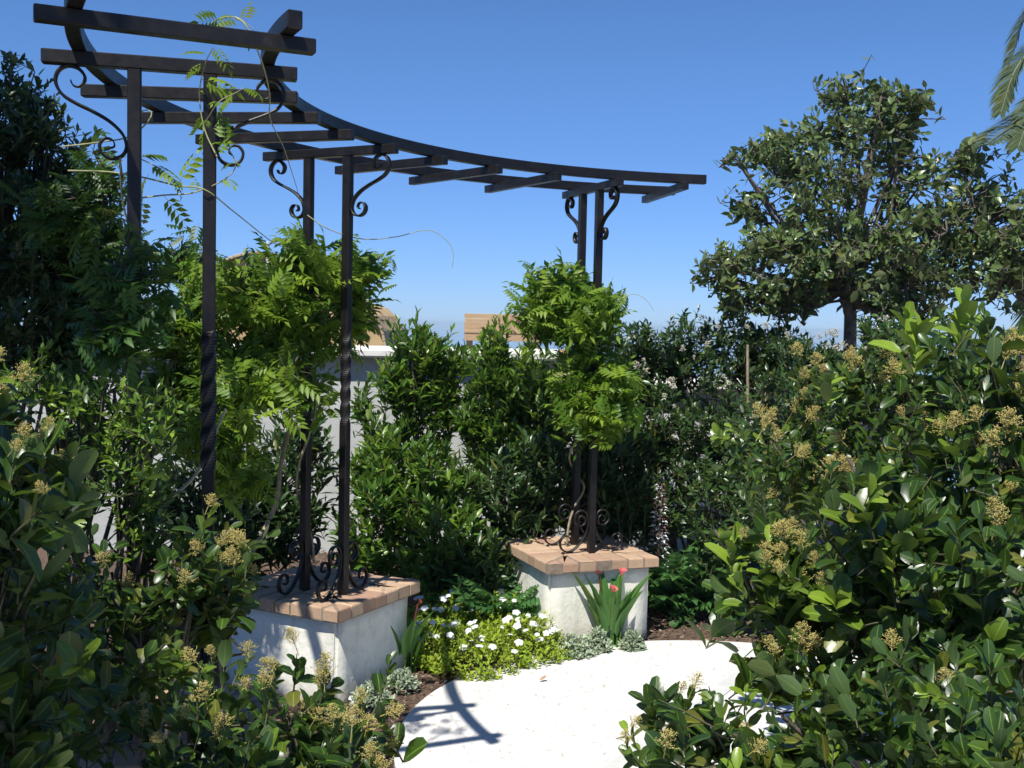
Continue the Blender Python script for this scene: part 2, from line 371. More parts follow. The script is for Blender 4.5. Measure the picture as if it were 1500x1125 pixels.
V = np.stack([V[..., 0]*np.cos(a)[:, None]-V[..., 1]*np.sin(a)[:, None], V[..., 0]*np.sin(a)[:, None]+V[..., 1]*np.cos(a)[:, None], V[..., 2]], -1)
V[..., 0] += P[:, 0:1]; V[..., 1] += P[:, 1:2]; V[..., 2] += .004+rng.uniform(0, .012, n)[:, None]
fq = np.array([(4, 5, 6, 7), (0, 1, 5, 4), (1, 2, 6, 5), (2, 3, 7, 6), (3, 0, 4, 7)])
q = (fq[None]+(np.arange(n)*8)[:, None, None]).reshape(-1, 4)
at4 = np.repeat(np.stack([rng.random(n)]*4, 1), 8, 0)
o = np_obj('bark_mulch', V.reshape(-1, 3), [q], M['chip'], attr=at4, smooth=False, kind='stuff')
tag(o, 'coarse brown bark mulch spread over the beds around the paving', 'mulch')

# ------------------------------------------------------------------ boundary wall
WY = 8.65
wall = thing('boundary_wall', (0, WY, 0), 'grey plastered garden wall with pale coping behind the hedge', 'wall')
def wall_run(x0, x1, h):
    bm = box_bm(((x0+x1)/2, WY+.1, (h-.08)/2-.2), (x1-x0, .2, h-.08+.4), bev=.004); bm_obj('wall_panel', bm, M['plaster'], wall)
    nseg = max(1, round((x1-x0)/.9)); w = (x1-x0)/nseg
    for k in range(nseg):
        xa = x0+k*w+.003; xb = x0+(k+1)*w-.003
        # bullnosed coping stone
        prof = [(-.10, .0), (-.115, .015), (-.115, .055), (-.095, .08), (.24, .085), (.30, .055), (.30, .0)]
        V = [(xa, WY+a_, h-.08+b_) for a_, b_ in prof]+[(xb, WY+a_, h-.08+b_) for a_, b_ in prof]
        np_ = len(prof); F = [tuple(range(np_))[::-1], tuple(range(np_, 2*np_))]+[(i, (i+1) % np_, (i+1) % np_+np_, i+np_) for i in range(np_)]
        bm_obj('coping_stone', from_vf(V, F), M['coping'], wall)
wall_run(-4.2, .36, 1.60); wall_run(.364, 3.4, 1.40)
# slatted timber panels standing behind the wall
def slat_panel(px0, px1, ytop, ybot, n, depth, label):
    A = at(px0, ytop, depth); B = at(px1, ybot, depth); h = A[2]-B[2]
    t = thing('timber_screen', (A[0], depth, B[2]), label, 'screen', 'slatted timber screens behind the wall')
    bh = h/n
    for k in range(n):
        z = B[2]+bh*(k+.5)
        bm = box_bm(((A[0]+B[0])/2+rng.uniform(-.004, .004), depth+rng.uniform(-.004, .004), z), (B[0]-A[0], .022, bh-.0008), bev=.0015); bm_obj('board', bm, M['timber'], t)
    for x in (A[0]+.04, B[0]-.04):
        bm_obj('post', box_bm((x, depth+.04, B[2]+h/2-.45), (.05, .05, h+.85), bev=.003), M['timber'], t)
slat_panel(681, 792, 459, 501, 7, 9.05, 'pale slatted timber screen showing above the wall coping, the higher one')
slat_panel(790, 850, 511, 540, 4, 9.0, 'lower slatted timber screen beyond the step in the wall')

# rounded ochre gable and clay ridge of a garden building behind the vine
gb = thing('garden_building', (-2.3, 11.5, 0), 'ochre garden building with curved parapet half hidden behind the yellow green vine', 'building')
prof = [at(x, y, 11.5) for x, y in ((250, 520), (262, 470), (290, 432), (315, 398), (345, 380), (380, 374), (410, 378), (440, 394), (475, 420), (510, 440), (532, 447), (548, 462), (560, 485), (566, 512), (566, 640), (250, 640))]
V = [tuple(p_) for p_ in prof]+[(p_[0], p_[1]+2.2, p_[2]) for p_ in prof]; k = len(prof)
bm_obj('wall', from_vf(V, [tuple(range(k))[::-1], tuple(range(k, 2*k))]+[(i, (i+1) % k, (i+1) % k+k, i+k) for i in range(k)]), M['canvas'], gb)
edge = spline([np.array(p_)+[0, -.02, .02] for p_ in prof[:14]], 3)
for i in range(0, len(edge)-1):
    p0, p1 = edge[i], edge[i+1]; mid = (p0+p1)/2; d_ = p1-p0
    bm = box_bm((0, 0, 0), (np.linalg.norm(d_)*.94, .16, .03), bev=.006)
    bmesh.ops.rotate(bm, cent=(0, 0, 0), matrix=Matrix.Rotation(-math.atan2(d_[2], d_[0]), 3, 'Y'), verts=bm.verts)
    bmesh.ops.translate(bm, vec=Vector(mid), verts=bm.verts); bm_obj('coping_tile', bm, M['tile_clay'], gb)
bm_obj('flue', box_bm(tuple(at(392, 376, 11.3)), (.03, .03, .3), bev=.004), M['coping'], gb)

# ------------------------------------------------------------------ pedestals with brick caps
C = np.array([1.353, 4.243])
def pol(r, a, z=0): t = math.radians(a); return np.array([C[0]+r*math.cos(t), C[1]+r*math.sin(t), z])
def clip(poly, nx_, ny_, c_):           # keep nx*x+ny*y<=c
    out_ = []
    for i in range(len(poly)):
        a, b = poly[i], poly[(i+1) % len(poly)]; da = nx_*a[0]+ny_*a[1]-c_; db = nx_*b[0]+ny_*b[1]-c_
        if da <= 0: out_.append(a)
        if da*db < 0:
            t = da/(da-db); out_.append((a[0]+(b[0]-a[0])*t, a[1]+(b[1]-a[1])*t))
    return out_
def inset(poly, d):
    c_ = np.mean(poly, 0); res = []
    n_ = len(poly)
    for i in range(n_):
        p0, p1, p2 = np.array(poly[i-1]), np.array(poly[i]), np.array(poly[(i+1) % n_])
        e1 = (p1-p0)/np.linalg.norm(p1-p0); e2 = (p2-p1)/np.linalg.norm(p2-p1)
        n1 = np.array([-e1[1], e1[0]]); n2 = np.array([-e2[1], e2[0]]); b = n1+n2; b /= max(.35, 1+n1@n2)
        res.append(tuple(p1+b*d))
    return res
def brick_prism(poly, z0, z1, to_world, parent):
    area = sum(poly[i][0]*poly[(i+1) % len(poly)][1]-poly[(i+1) % len(poly)][0]*poly[i][1] for i in range(len(poly)))/2
    if abs(area) < 2e-4: return
    if area < 0: poly = poly[::-1]
    cl = [poly[0]]
    for p_ in poly[1:]:
        if np.hypot(p_[0]-cl[-1][0], p_[1]-cl[-1][1]) > .004: cl.append(p_)
    if np.hypot(cl[0][0]-cl[-1][0], cl[0][1]-cl[-1][1]) < .004: cl.pop()
    if len(cl) < 3: return
    poly = inset(cl, .0042); j = rng.normal(0, .0016, 2); z1 = z1+rng.normal(0, .0018)
    poly = [(x+j[0], y+j[1]) for x, y in poly]
    ch = .009; rings = [(poly, z0), (poly, z1-ch), (inset(poly, ch*.35), z1-ch*.35), (inset(poly, ch), z1)]
    V, F = [], []; k = len(poly)
    for pl, z in rings: V += [to_world(x, y, z) for x, y in pl]
    F.append(tuple(range(k))[::-1]); F.append(tuple(range(3*k, 4*k)))
    for r_ in range(3):
        for i in range(k): F.append((r_*k+i, r_*k+(i+1) % k, (r_+1)*k+(i+1) % k, (r_+1)*k+i))
    bm_obj('brick', from_vf(V, F), M['brick'], parent)
ZT = .47
def pedestal(ang, rc, label, sh=0.):
    t = math.radians(ang); cx, cy = pol(rc, ang)[:2]+np.array([-math.sin(t), math.cos(t)])*sh
    er = np.array([math.cos(t), math.sin(t)]); et = np.array([-er[1], er[0]])
    def W(x, y, z): return (cx+et[0]*x+er[0]*y, cy+et[1]*x+er[1]*y, z)     # x tangential, y radial (outward)
    p_ = thing('pedestal', (cx, cy, 0), label, 'pedestal', 'brick-capped stucco pedestals under the pergola')
    hx, hy, ov, bt, zt = .358, .375, .042, .058, ZT
    # body: slightly lumpy hand-finished stucco
    bm = bmesh.new(); bmesh.ops.create_cube(bm, size=1)
    bmesh.ops.scale(bm, vec=(2*(hx-ov), 2*(hy-ov), zt-bt-.006+.05), verts=bm.verts)
    bmesh.ops.translate(bm, vec=(0, 0, (zt-bt-.006-.05)/2), verts=bm.verts)
    bmesh.ops.bevel(bm, geom=[e for e in bm.edges if abs((e.verts[0].co-e.verts[1].co).z) > .1], offset=.014, segments=3, affect='EDGES')
    bmesh.ops.subdivide_edges(bm, edges=bm.edges[:], cuts=6, use_grid_fill=True)
    for v_ in bm.verts:
        s = .004*math.sin(v_.co.x*14+cx*3)*math.cos(v_.co.z*11)+.003*math.sin(v_.co.y*19+v_.co.z*7)
        v_.co.x += s; v_.co.y += s*.7; v_.co = Vector(W(*v_.co))
    fix_normals(bm)
    bm_obj('stucco_body', bm, M['stucco'], p_, smooth=True)
    # mortar core
    a = .006; V = [W(x, y, z) for z in (zt-bt-.005, zt-.006) for x, y in ((-hx+a, -hy+a), (hx-a, -hy+a), (hx-a, hy-a), (-hx+a, hy-a))]
    bm_obj('mortar_bed', from_vf(V, [(3, 2, 1, 0), (4, 5, 6, 7), (0, 1, 5, 4), (1, 2, 6, 5), (2, 3, 7, 6), (3, 0, 4, 7)]), M['mortar'], p_)
    bl = .20; z0 = zt-bt
    # four mitred sides: each is a trapezoid cut into bricks
    def side(dirn, half_l, half_w, n_):
        # trapezoid in local (u along side, v outward)
        trap = [(-half_l, half_w), (-half_l+bl, half_w-bl), (half_l-bl, half_w-bl), (half_l, half_w)]
        ed = np.linspace(-half_l, half_l, n_+1)
        for k in range(n_):
            pl = clip(clip(trap, 1, 0, ed[k+1]), -1, 0, -ed[k])
            if len(pl) < 3: continue
            if dirn == 0: q_ = [(u, -v) for u, v in pl]
            elif dirn == 1: q_ = [(u, v) for u, v in pl]
            elif dirn == 2: q_ = [(-v, u) for u, v in pl]
            else: q_ = [(v, u) for u, v in pl]
            brick_prism(q_, z0, zt, W, p_)
    side(0, hx, hy, 7); side(1, hx, hy, 7); side(2, hy, hx, 8); side(3, hy, hx, 8)
    ix, iy = hx-bl, hy-bl
    for k in range(4):
        y0 = -iy+k*2*iy/4; brick_prism([(-ix, y0), (ix, y0), (ix, y0+2*iy/4), (-ix, y0+2*iy/4)], z0, zt, W, p_)
    return W
pedestal(111.07, 2.57, 'white stucco pedestal with brick cap behind the pink calla lilies', .02)
pedestal(152.78, 2.64, 'half shaded stucco pedestal with brick cap beside the bushes on the left', -.11)
pedestal(194.49, 2.60, 'brick-capped pedestal almost buried in the shaded shrubs at lower left')

# ------------------------------------------------------------------ pergola
per = thing('pergola', (C[0]-1.8, C[1]+1.2, 0), 'curved black wrought iron pergola with radial crossbars and scroll brackets', 'pergola')
RI, RO = 2.15064, 2.92088
T0, DT = math.radians(204.918), math.radians(10.4299)
ZB = 2.60
BA = [204.918-10.43*i for i in range(11)]
for i, a in enumerate(BA):
    m_ = pol((RI+RO)/2, a, ZB); ln = RO-RI+rng.uniform(-.01, .01)
    bm = box_bm(tuple(m_), (ln, .042, .043), math.radians(a+rng.uniform(-.3, .3)), .003); bm_obj('crossbar', bm, M['iron'], per)
for r_, a0_, a1_ in ((2.24, 207.5, 96.8), (2.815, 211.5, 97.4)):
    an = np.linspace(a0_, a1_, 90); pth = np.array([pol(r_, a, ZB+.0225+.026) for a in an])
    V, F = [], []
    for k, a in enumerate(an):
        e = np.array([math.cos(math.radians(a)), math.sin(math.radians(a)), 0])
        for sx_, sz in ((-1, -1), (1, -1), (1, 1), (-1, 1)): V.append(pth[k]+e*.022*sx_+np.array([0, 0, .026*sz]))
    I = np.arange(len(V)).reshape(-1, 4)
    F = [tuple(x) for x in np.stack([I[:-1], np.roll(I[:-1], -1, 1), np.roll(I[1:], -1, 1), I[1:]], -1).reshape(-1, 4)]+[tuple(I[0][::-1]), tuple(I[-1])]
    bm_obj('curved_beam', from_vf(V, F, .003), M['iron'], per)
# S-scroll bracket, drawn in the plane (outward, down) from the post top, metres
SC = .00056
br = [(415, 295), (428, 322), (455, 330), (482, 312), (490, 270), (455, 228), (400, 218), (352, 250), (337, 310), (370, 375), (440, 420), (530, 460), (620, 510), (685, 570), (708, 620), (710, 662), (685, 702), (630, 718), (582, 692), (568, 645), (595, 608), (635, 612), (648, 645), (628, 660)]
br = spline([((715-x)*SC, -(y-214)*SC) for x, y in br], 5)
ft = [(640, 330), (618, 325), (612, 298), (632, 272), (670, 275), (692, 315), (672, 362), (622, 368), (578, 335), (568, 285), (590, 235), (640, 214), (690, 232), (716, 285), (722, 350), (708, 430), (672, 500), (620, 570), (555, 622), (490, 636), (432, 602), (412, 545), (432, 492), (478, 470), (520, 490), (528, 535), (498, 560), (470, 542)]
ft = spline([((722-x)*.00057, (637-y)*.00057) for x, y in ft], 4)
def smoothy(o): o.data.shade_smooth(); return o
def scroll(pts, base, dirn, name, w, th, flip=1):
    d = np.array([math.cos(dirn), math.sin(dirn)]); pth = np.array([[base[0]+d[0]*u, base[1]+d[1]*u, base[2]+v_] for u, v_ in pts])
    K = len(pth); tp = np.clip(np.minimum(np.arange(K), K-1-np.arange(K))/(K*.18), .45, 1)
    V, F = sweep_rect(pth, (-d[1], d[0], 0), w*(.6+.4*tp), th*tp)
    o = bm_obj(name, from_vf(V, F), M['iron'], per, smooth=True)
    return o
PW = .042
for bi in (1, 5, 9):
    a = BA[bi]; t = math.radians(a)
    for fr, outd in ((.35, t), (.65, t+math.pi)):
        r_ = RO+(RI-RO)*fr; b = pol(r_, a, 0)
        # post: square tube, twisted in its middle
        zz = np.concatenate([[ZT-.006, 1.28], np.linspace(1.30, 1.76, 48), [1.78, ZB-.0225]])
        ang = np.interp(zz, [.4, 1.30, 1.76, 2.7], [0, 0, 1.5*2*math.pi, 1.5*2*math.pi])
        lob = np.interp(zz, [1.27, 1.31, 1.74, 1.79], [1, .96, .96, 1])
        V = []; F = []
        cc = PW/2; ch = .004; sq = [(-cc+ch, -cc), (cc-ch, -cc), (cc, -cc+ch), (cc, cc-ch), (cc-ch, cc), (-cc+ch, cc), (-cc, cc-ch), (-cc, -cc+ch)]
        for z, g_, l_ in zip(zz, ang, lob):
            cg, sg = math.cos(g_+t), math.sin(g_+t)
            for x, y in sq: V.append((b[0]+(x*cg-y*sg)*l_, b[1]+(x*sg+y*cg)*l_, z))
        I = np.arange(len(V)).reshape(-1, 8)
        F = [tuple(x) for x in np.stack([I[:-1], np.roll(I[:-1], -1, 1), np.roll(I[1:], -1, 1), I[1:]], -1).reshape(-1, 4)]+[tuple(I[0][::-1]), tuple(I[-1])]
        post = bm_obj('post', from_vf(V, F), M['iron'], per)
        bm_obj('base_plate', box_bm((b[0], b[1], ZT+.005), (.085, .085, .008), t, .002), M['iron'], post).location = (0, 0, 0)
        po = b+np.array([math.cos(outd), math.sin(outd), 0])*(PW/2+.001); po[2] = ZB-.022
        scroll(br, po, outd, 'scroll_bracket', .026, .009)
        for s_ in (1, -1):
            dd_ = t+s_*math.pi/2; pf = b+np.array([math.cos(dd_), math.sin(dd_), 0])*(PW/2+.002); pf[2] = ZT+.008
            scroll(ft, pf, dd_, 'foot_scroll', .020, .0085)
for o in list(per.children):
    for ch_ in o.children: ch_.matrix_parent_inverse = Matrix.Identity(4)

# ------------------------------------------------------------------ leaf templates
def leaf_tpl(rows, fold=.18, droop=.15, base=.0):
    """rows: [(t, halfwidth)] interior rows; returns V,tris,quads,along,across ; leaf length 1 along +x, normal +z"""
    V = [(0, 0, 0)]; al = [0]; ac = [.5]
    for t, w in rows:
        z = -droop*t*t
        V += [(t, -w, z+fold*w), (t, 0, z), (t, w, z+fold*w)]; al += [t]*3; ac += [0, .5, 1]
    V.append((1, 0, -droop)); al.append(1); ac.append(.5)
    n = len(rows); T = [(0, 1, 2), (0, 2, 3)]; Q = []
    for k in range(n-1):
        a = 1+3*k; b = a+3; Q += [(a, b, b+1, a+1), (a+1, b+1, b+2, a+2)]
    a = 1+3*(n-1); e = len(V)-1; T += [(a, e, a+1), (a+1, e, a+2)]
    return np.array(V, float), np.array(T), np.array(Q).reshape(-1, 4), np.array(al), np.array(ac)
T_OB = [leaf_tpl([(.22, .13), (.48, .235), (.74, .225), (.93, .16)], .5, .22), leaf_tpl([(.2, .13), (.48, .23), (.74, .2), (.93, .15)], .25, -.12), leaf_tpl([(.25, .15), (.5, .25), (.76, .22), (.94, .15)], .35, .45)]
T_OV = [leaf_tpl([(.3, .19), (.65, .19)], .4, .2), leaf_tpl([(.3, .18), (.65, .18)], .2, .0)]
T_EL = [leaf_tpl([(.2, .09), (.5, .165), (.78, .11)], .5, .2), leaf_tpl([(.2, .09), (.5, .155), (.78, .11)], .3, .05)]
T_SM = [leaf_tpl([(.5, .24)], .4, .15), leaf_tpl([(.5, .22)], .2, .05)]
T_ROUND = [leaf_tpl([(.25, .26), (.6, .32), (.88, .2)], .3, .1)]
def compound_tpl(npair, length, lw, droop, curl):
    LV, LT, LQ, la, lc = leaf_tpl([(.42, .20)], .35, .25)
    V, T, Q, al, ac = [], [], [], [], []
    def add(p, d, nrm, s):
        d = d/np.linalg.norm(d); b = np.cross(nrm, d); b /= np.linalg.norm(b); nr = np.cross(d, b)
        o_ = sum(len(v_) for v_ in V); V.append(p+s*(LV[:, :1]*d+LV[:, 1:2]*b+LV[:, 2:]*nr)); T.append(LT+o_); al.append(la); ac.append(lc)
    for k in range(npair):
        t = .2+.75*k/npair; p = np.array([t, 0, -droop*t*t]); s = lw*(1.05-.5*abs(t-.5))
        for sd in (-1, 1):
            add(p, np.array([.55, sd*1., -.25-.3*t]), np.array([0, 0, 1.]), s)
    add(np.array([.95, 0, -droop*.9]), np.array([1, 0, -2*droop]), np.array([0, 0, 1.]), lw*.95)
    # rachis
    o_ = sum(len(v_) for v_ in V); pts = np.array([(0, 0, 0), (.5, 0, -droop*.25), (.97, 0, -droop*.94)])
    rv, rq = tubes(pts[None], np.array([[.008, .006, .004]]), 3); V.append(rv); al.append(np.zeros(len(rv))); ac.append(np.full(len(rv), .5))
    return np.vstack(V), np.vstack(T), rq+o_, np.concatenate(al), np.concatenate(ac)
T_WI = [compound_tpl(5, 1, .42, .35, 0), compound_tpl(5, 1, .40, .65, 0), compound_tpl(4, 1, .46, .15, 0)]
T_FERN = [compound_tpl(8, 1, .22, .4, 0)]

def frames(d, nrm):
    d = d/(np.linalg.norm(d, axis=1, keepdims=True)+1e-9); b = np.cross(nrm, d); b /= np.linalg.norm(b, axis=1, keepdims=True)+1e-9
    return d, b, np.cross(d, b)
class Leaves:
    def __init__(s): s.p, s.d, s.n, s.s, s.y = [], [], [], [], []
    def add(s, p, d, n, sz, y): s.p.append(p); s.d.append(d); s.n.append(n); s.s.append(sz); s.y.append(y)
    def cat(s): return [np.concatenate(x) for x in (s.p, s.d, s.n, s.s, s.y)]
SHARED = {}
def build_leaves(lv, tpls, mat, parent, name='leaf', nind=300, wscale=1., cell=9):
    p, d, nr, sz, yg = lv.cat(); N = len(p)
    d, b, nr = frames(d, nr)
    wsc = wscale*rng.uniform(.85, 1.15, N)
    which = rng.integers(0, len(tpls), N); ind = np.zeros(N, bool)
    if nind:
        px, py, dep = proj(p+d*sz[:, None]*.5)
        ok = (px > -10) & (px < 1510) & (py > -10) & (py < 1135) & (dep > .3)
        key = (px//cell).astype(int)*1000+(py//cell).astype(int); order = np.argsort(dep)
        order = order[ok[order]]; _, fi = np.unique(key[order], return_index=True); cand = order[fi]
        score = sz[cand]/dep[cand]; cand = cand[np.argsort(-score)][:nind]; ind[cand] = True
    O = org(parent)
    mats = []
    for v_, tp in enumerate(tpls):
        for yb in range(3):
            k = (id(tp), yb, mat.name, name)
            if k not in SHARED:
                V, T, Q, al, ac = tp; at_ = np.stack([np.zeros(len(V)), al, ac, np.full(len(V), yb/2)], 1)
                SHARED[k] = np_mesh(name, V, [T, Q], mat, at_)
    for i in np.nonzero(ind)[0]:
        o = bpy.data.objects.new(name, SHARED[(id(tpls[which[i]]), int(round(yg[i]*2)), mat.name, name)])
        s_ = sz[i]; q_ = p[i]-O
        o.matrix_basis = Matrix(((d[i][0]*s_, b[i][0]*s_*wsc[i], nr[i][0]*s_, q_[0]), (d[i][1]*s_, b[i][1]*s_*wsc[i], nr[i][1]*s_, q_[1]), (d[i][2]*s_, b[i][2]*s_*wsc[i], nr[i][2]*s_, q_[2]), (0, 0, 0, 1)))
        link(o, parent)
    Vs, Ts, Qs, As = [], [], [], []; off = 0
    for v_, tp in enumerate(tpls):
        m_ = (which == v_) & ~ind; n = m_.sum()
        if not n: continue
        V, T, Q, al, ac = tp
        W = p[m_][:, None]+sz[m_][:, None, None]*(V[None, :, :1]*d[m_][:, None]+V[None, :, 1:2]*(b[m_]*wsc[m_][:, None])[:, None]+V[None, :, 2:]*nr[m_][:, None])
        Vs.append(W.reshape(-1, 3)); o_ = (np.arange(n)*len(V))[:, None, None]+off
        Ts.append((T[None]+o_).reshape(-1, 3))
        if len(Q): Qs.append((Q[None]+o_).reshape(-1, 4))
        A = np.zeros((n, len(V), 4)); A[..., 0] = rng.random(n)[:, None]; A[..., 1] = al; A[..., 2] = ac; A[..., 3] = yg[m_][:, None]
        As.append(A.reshape(-1, 4)); off += n*len(V)
    if Vs: np_obj('foliage', np.vstack(Vs), [np.vstack(Ts)]+([np.vstack(Qs)] if Qs else []), mat, parent, np.vstack(As), kind='stuff')

def unit(v): return v/(np.linalg.norm(v, axis=-1, keepdims=True)+1e-9)
def blobs_px(L):
    return [(at(px, py, dep), np.array([rx*dep/F_PX, rd, ry*dep/F_PX])) for px, py, dep, rx, ry, rd in L]
def shoots(blobs, dens, up=.6, zmin=.03, shell=(.55, 1.0), jit=.18, rnd=.35, backcut=.55, clump=.06):
    tips, dirs, cs = [], [], []
    for c, r in blobs:
        area = 4*np.pi*((r[0]*r[1])**1.6/3+(r[0]*r[2])**1.6/3+(r[1]*r[2])**1.6/3)**(1/1.6)
        n = int(area*dens)+8
        u = unit(rng.normal(size=(n, 3))); keep = (u[:, 1] < .25) | (rng.random(n) > backcut); u = u[keep]; n = len(u)
        k = shell[0]+(shell[1]-shell[0])*rng.random(n)**.6
        ph = rng.uniform(0, 6, 6)
        nz = 1+jit*(np.sin(u[:, 0]*4+ph[0])*np.cos(u[:, 2]*5+ph[1])+.6*np.sin(u[:, 0]*11+ph[2]+u[:, 2]*9)+.4*np.cos(u[:, 1]*13+ph[3])+rng.normal(0, .35, n))
        tips.append(c+u*r*(k*nz)[:, None]); nn_ = unit(u/r)
        T_ = tips[-1]; f = np.sin(T_[:, 0]*17+1.3*np.sin(T_[:, 2]*9))*np.sin(T_[:, 1]*14+.7)*.6+np.sin(T_[:, 2]*19+T_[:, 0]*8)*.5
        tips[-1] = T_ = T_+nn_*(clump*f)[:, None]
        kp = (f > -.3) | (rng.random(n) < .45); tips[-1] = T_[kp]; u = u[kp]; nn_ = nn_[kp]; n = len(u)
        dirs.append(unit(nn_*.55+np.array([0, 0, up])+rng.normal(0, rnd, (n, 3)))); cs.append(np.repeat(c[None], n, 0))
    t, d, c = np.vstack(tips), np.vstack(dirs), np.vstack(cs); ok = t[:, 2] > zmin
    return t[ok], d[ok], c[ok]
def leaves_on(tips, dirs, lv, nleaf, L, size, young=.15, a0=70, a1=30, szv=.25, whorl=2, curve=0.):
    n = len(tips); ax = unit(dirs); ref = unit(rng.normal(size=(n, 3))); s0 = unit(np.cross(ax, ref)); s1 = np.cross(ax, s0)
    Ls = L*rng.uniform(.7, 1.25, n); cl = .5+.5*np.sin(tips[:, 0]*5.3+tips[:, 2]*3.1)*np.cos(tips[:, 2]*6.1+tips[:, 1]*4.)
    yy = (rng.random(n) < young*2*cl)*rng.uniform(.2, 1, n); shs = rng.uniform(.72, 1.22, n)
    for k in range(nleaf):
        f = k/max(1, nleaf-1); node = k//whorl; ang = (k % whorl)*2*np.pi/whorl+node*(math.pi/2 if whorl == 2 else 2.4)+rng.normal(0, .3, n)
        side = s0*np.cos(ang)[:, None]+s1*np.sin(ang)[:, None]
        al = np.radians(a0+(a1-a0)*f+rng.normal(0, 12, n)); ca, sa = np.cos(al)[:, None], np.sin(al)[:, None]
        d = ax*ca+side*sa; nr = ax*sa-side*ca+rng.normal(0, .22, (n, 3))
        # leaves turn their faces towards the light
        nr = nr*np.where((nr[:, 2] < -.5)[:, None], .4, 1)+np.array([0, -.12, .35])
        p = tips-ax*(Ls*(1-f))[:, None]
        keep = rng.random(n) > .06
        lv.add(p[keep], d[keep], nr[keep], (size*shs*rng.uniform(1-szv, 1+szv, n)*(1-.35*f**2))[keep], np.clip(yy*(.2+.8*f), 0, 1)[keep])
    return tips-ax*Ls[:, None], Ls
def stems_mesh(parent, base, blobs, starts, tips, centres, rad=.0022, mat='stem', nb=3, trunk=.02, frac=.35, tmat=None):
    # twigs of every shoot
    V, q = tubes(np.stack([starts, (starts+tips)/2+rng.normal(0, .003, tips.shape), tips], 1), np.tile([rad*1.2, rad, rad*.6], (len(tips), 1)), 3)
    sel = rng.random(len(starts)) < frac; a, c = starts[sel], centres[sel]
    mid = (a*.5+c*.5)+rng.normal(0, .03, a.shape)-np.array([0, 0, .05])
    low = c*.8+np.array(base)*.2
    V2, q2 = tubes(np.stack([a, mid, low], 1), np.tile([rad*1.3, rad*2, rad*3], (len(a), 1)), 3)
    np_obj('twigs', np.vstack([V, V2]), [np.vstack([q, q2+len(V)])], M[mat], parent, kind='stuff')
    for c, r in blobs:
        for k in range(nb):
            b0 = np.array(base)+rng.normal(0, .06, 3)*[1, 1, 0]; e = c+rng.normal(0, .35, 3)*r; m1 = b0*.6+e*.4+rng.normal(0, .06, 3)+[0, 0, .1]
            pth = spline([b0, m1, e], 6); rr = np.linspace(trunk, trunk*.35, len(pth))
            V, q = tubes(pth[None], rr[None], 6); np_obj('stem', V, [q], M[tmat or 'bark'], parent)

# flower panicles of the privet
def panicle_mesh(seed, nb=24, nf=10, mat='bud', fs=1.):
    r = np.random.default_rng(seed); oc = np.array([(1, 0, 0), (0, 1, 0), (-1, 0, 0), (0, -1, 0), (0, 0, 1.3), (0, 0, -1)]); of = np.array([(0, 1, 4), (1, 2, 4), (2, 3, 4), (3, 0, 4), (1, 0, 5), (2, 1, 5), (3, 2, 5), (0, 3, 5)])
    Vs, Fs, P, R = [], [], [], []; off = 0
    for k in range(nb):
        t = .15+.85*k/nb; a = k*2.4+r.normal(0, .3); ln = .50*(1.12-t)*r.uniform(.5, 1.15)+.08; d = unit(np.array([math.cos(a), math.sin(a), .75])+r.normal(0, .15, 3)); b0 = np.array([0, 0, t*.8])
        P.append(np.array([b0, b0+d*ln*.5, b0+d*ln])); R.append([.012, .009, .006])
        for j in range(nf):
            f = .3+.7*j/nf; c = b0+d*ln*f+r.normal(0, .035, 3); s = r.uniform(.012, .024)*fs
            Vs.append(oc*s+c); Fs.append(of+off); off += 6
    P.append(np.array([(0, 0, -.3), (0, 0, .3), (0, 0, .85)])); R.append([.02, .014, .008])
    V, q = tubes(np.array(P), np.array(R), 3)
    return np_mesh('flower_cluster', np.vstack([np.vstack(Vs), V]), [np.vstack(Fs), q+off], M[mat])
PAN = [panicle_mesh(s) for s in (1, 2, 3, 4)]
CRM = [panicle_mesh(s, 9, 6, 'cream', 2.4) for s in (5, 6)]
def put_mesh(me, name, p, d, s, parent, spin=0, flat=1.):
    d = unit(np.asarray(d, float)); qt = Vector(d).to_track_quat('Z', 'Y').to_matrix().to_4x4()
    o = bpy.data.objects.new(name, me); o.matrix_basis = Matrix.Translation(Vector(np.asarray(p)-org(parent))) @ qt @ Matrix.Rotation(spin, 4, 'Z') @ Matrix.Diagonal((s, s, s*flat, 1))
    return link(o, parent)
TIPS = {}
def panicles(parent, spots, size, meshes=PAN, spread=1):
    tp = TIPS.get(parent.name); used_ = set()
    if tp is not None: tx, ty, td = proj(tp)
    for px, py, dep in spots:
        for k in range(spread+1 if meshes is PAN else spread):
            p = at(px+rng.normal(0, 9 if spread > 1 else 0), py+rng.normal(0, 9 if spread > 1 else 0), dep+rng.normal(0, .02))
            if tp is not None:              # flowers sit on the end of the nearest outer shoot
                qx, qy, qd = proj(p[None]); sc_ = np.hypot(tx-qx[0], ty-qy[0])+(td-td.min())*28+np.array([1e4 if i_ in used_ else 0 for i_ in range(len(tp))])
                bi_ = int(np.argmin(sc_)); used_.add(bi_); p = tp[bi_]+np.array([0, -.01, size*.25])
            put_mesh(meshes[rng.integers(len(meshes))], 'flower_cluster', p, (rng.normal(0, .5), rng.normal(-.35, .3), 1), size*1.0*rng.uniform(.7, 1.15), parent, rng.uniform(0, 6), rng.uniform(.7, 1.1))

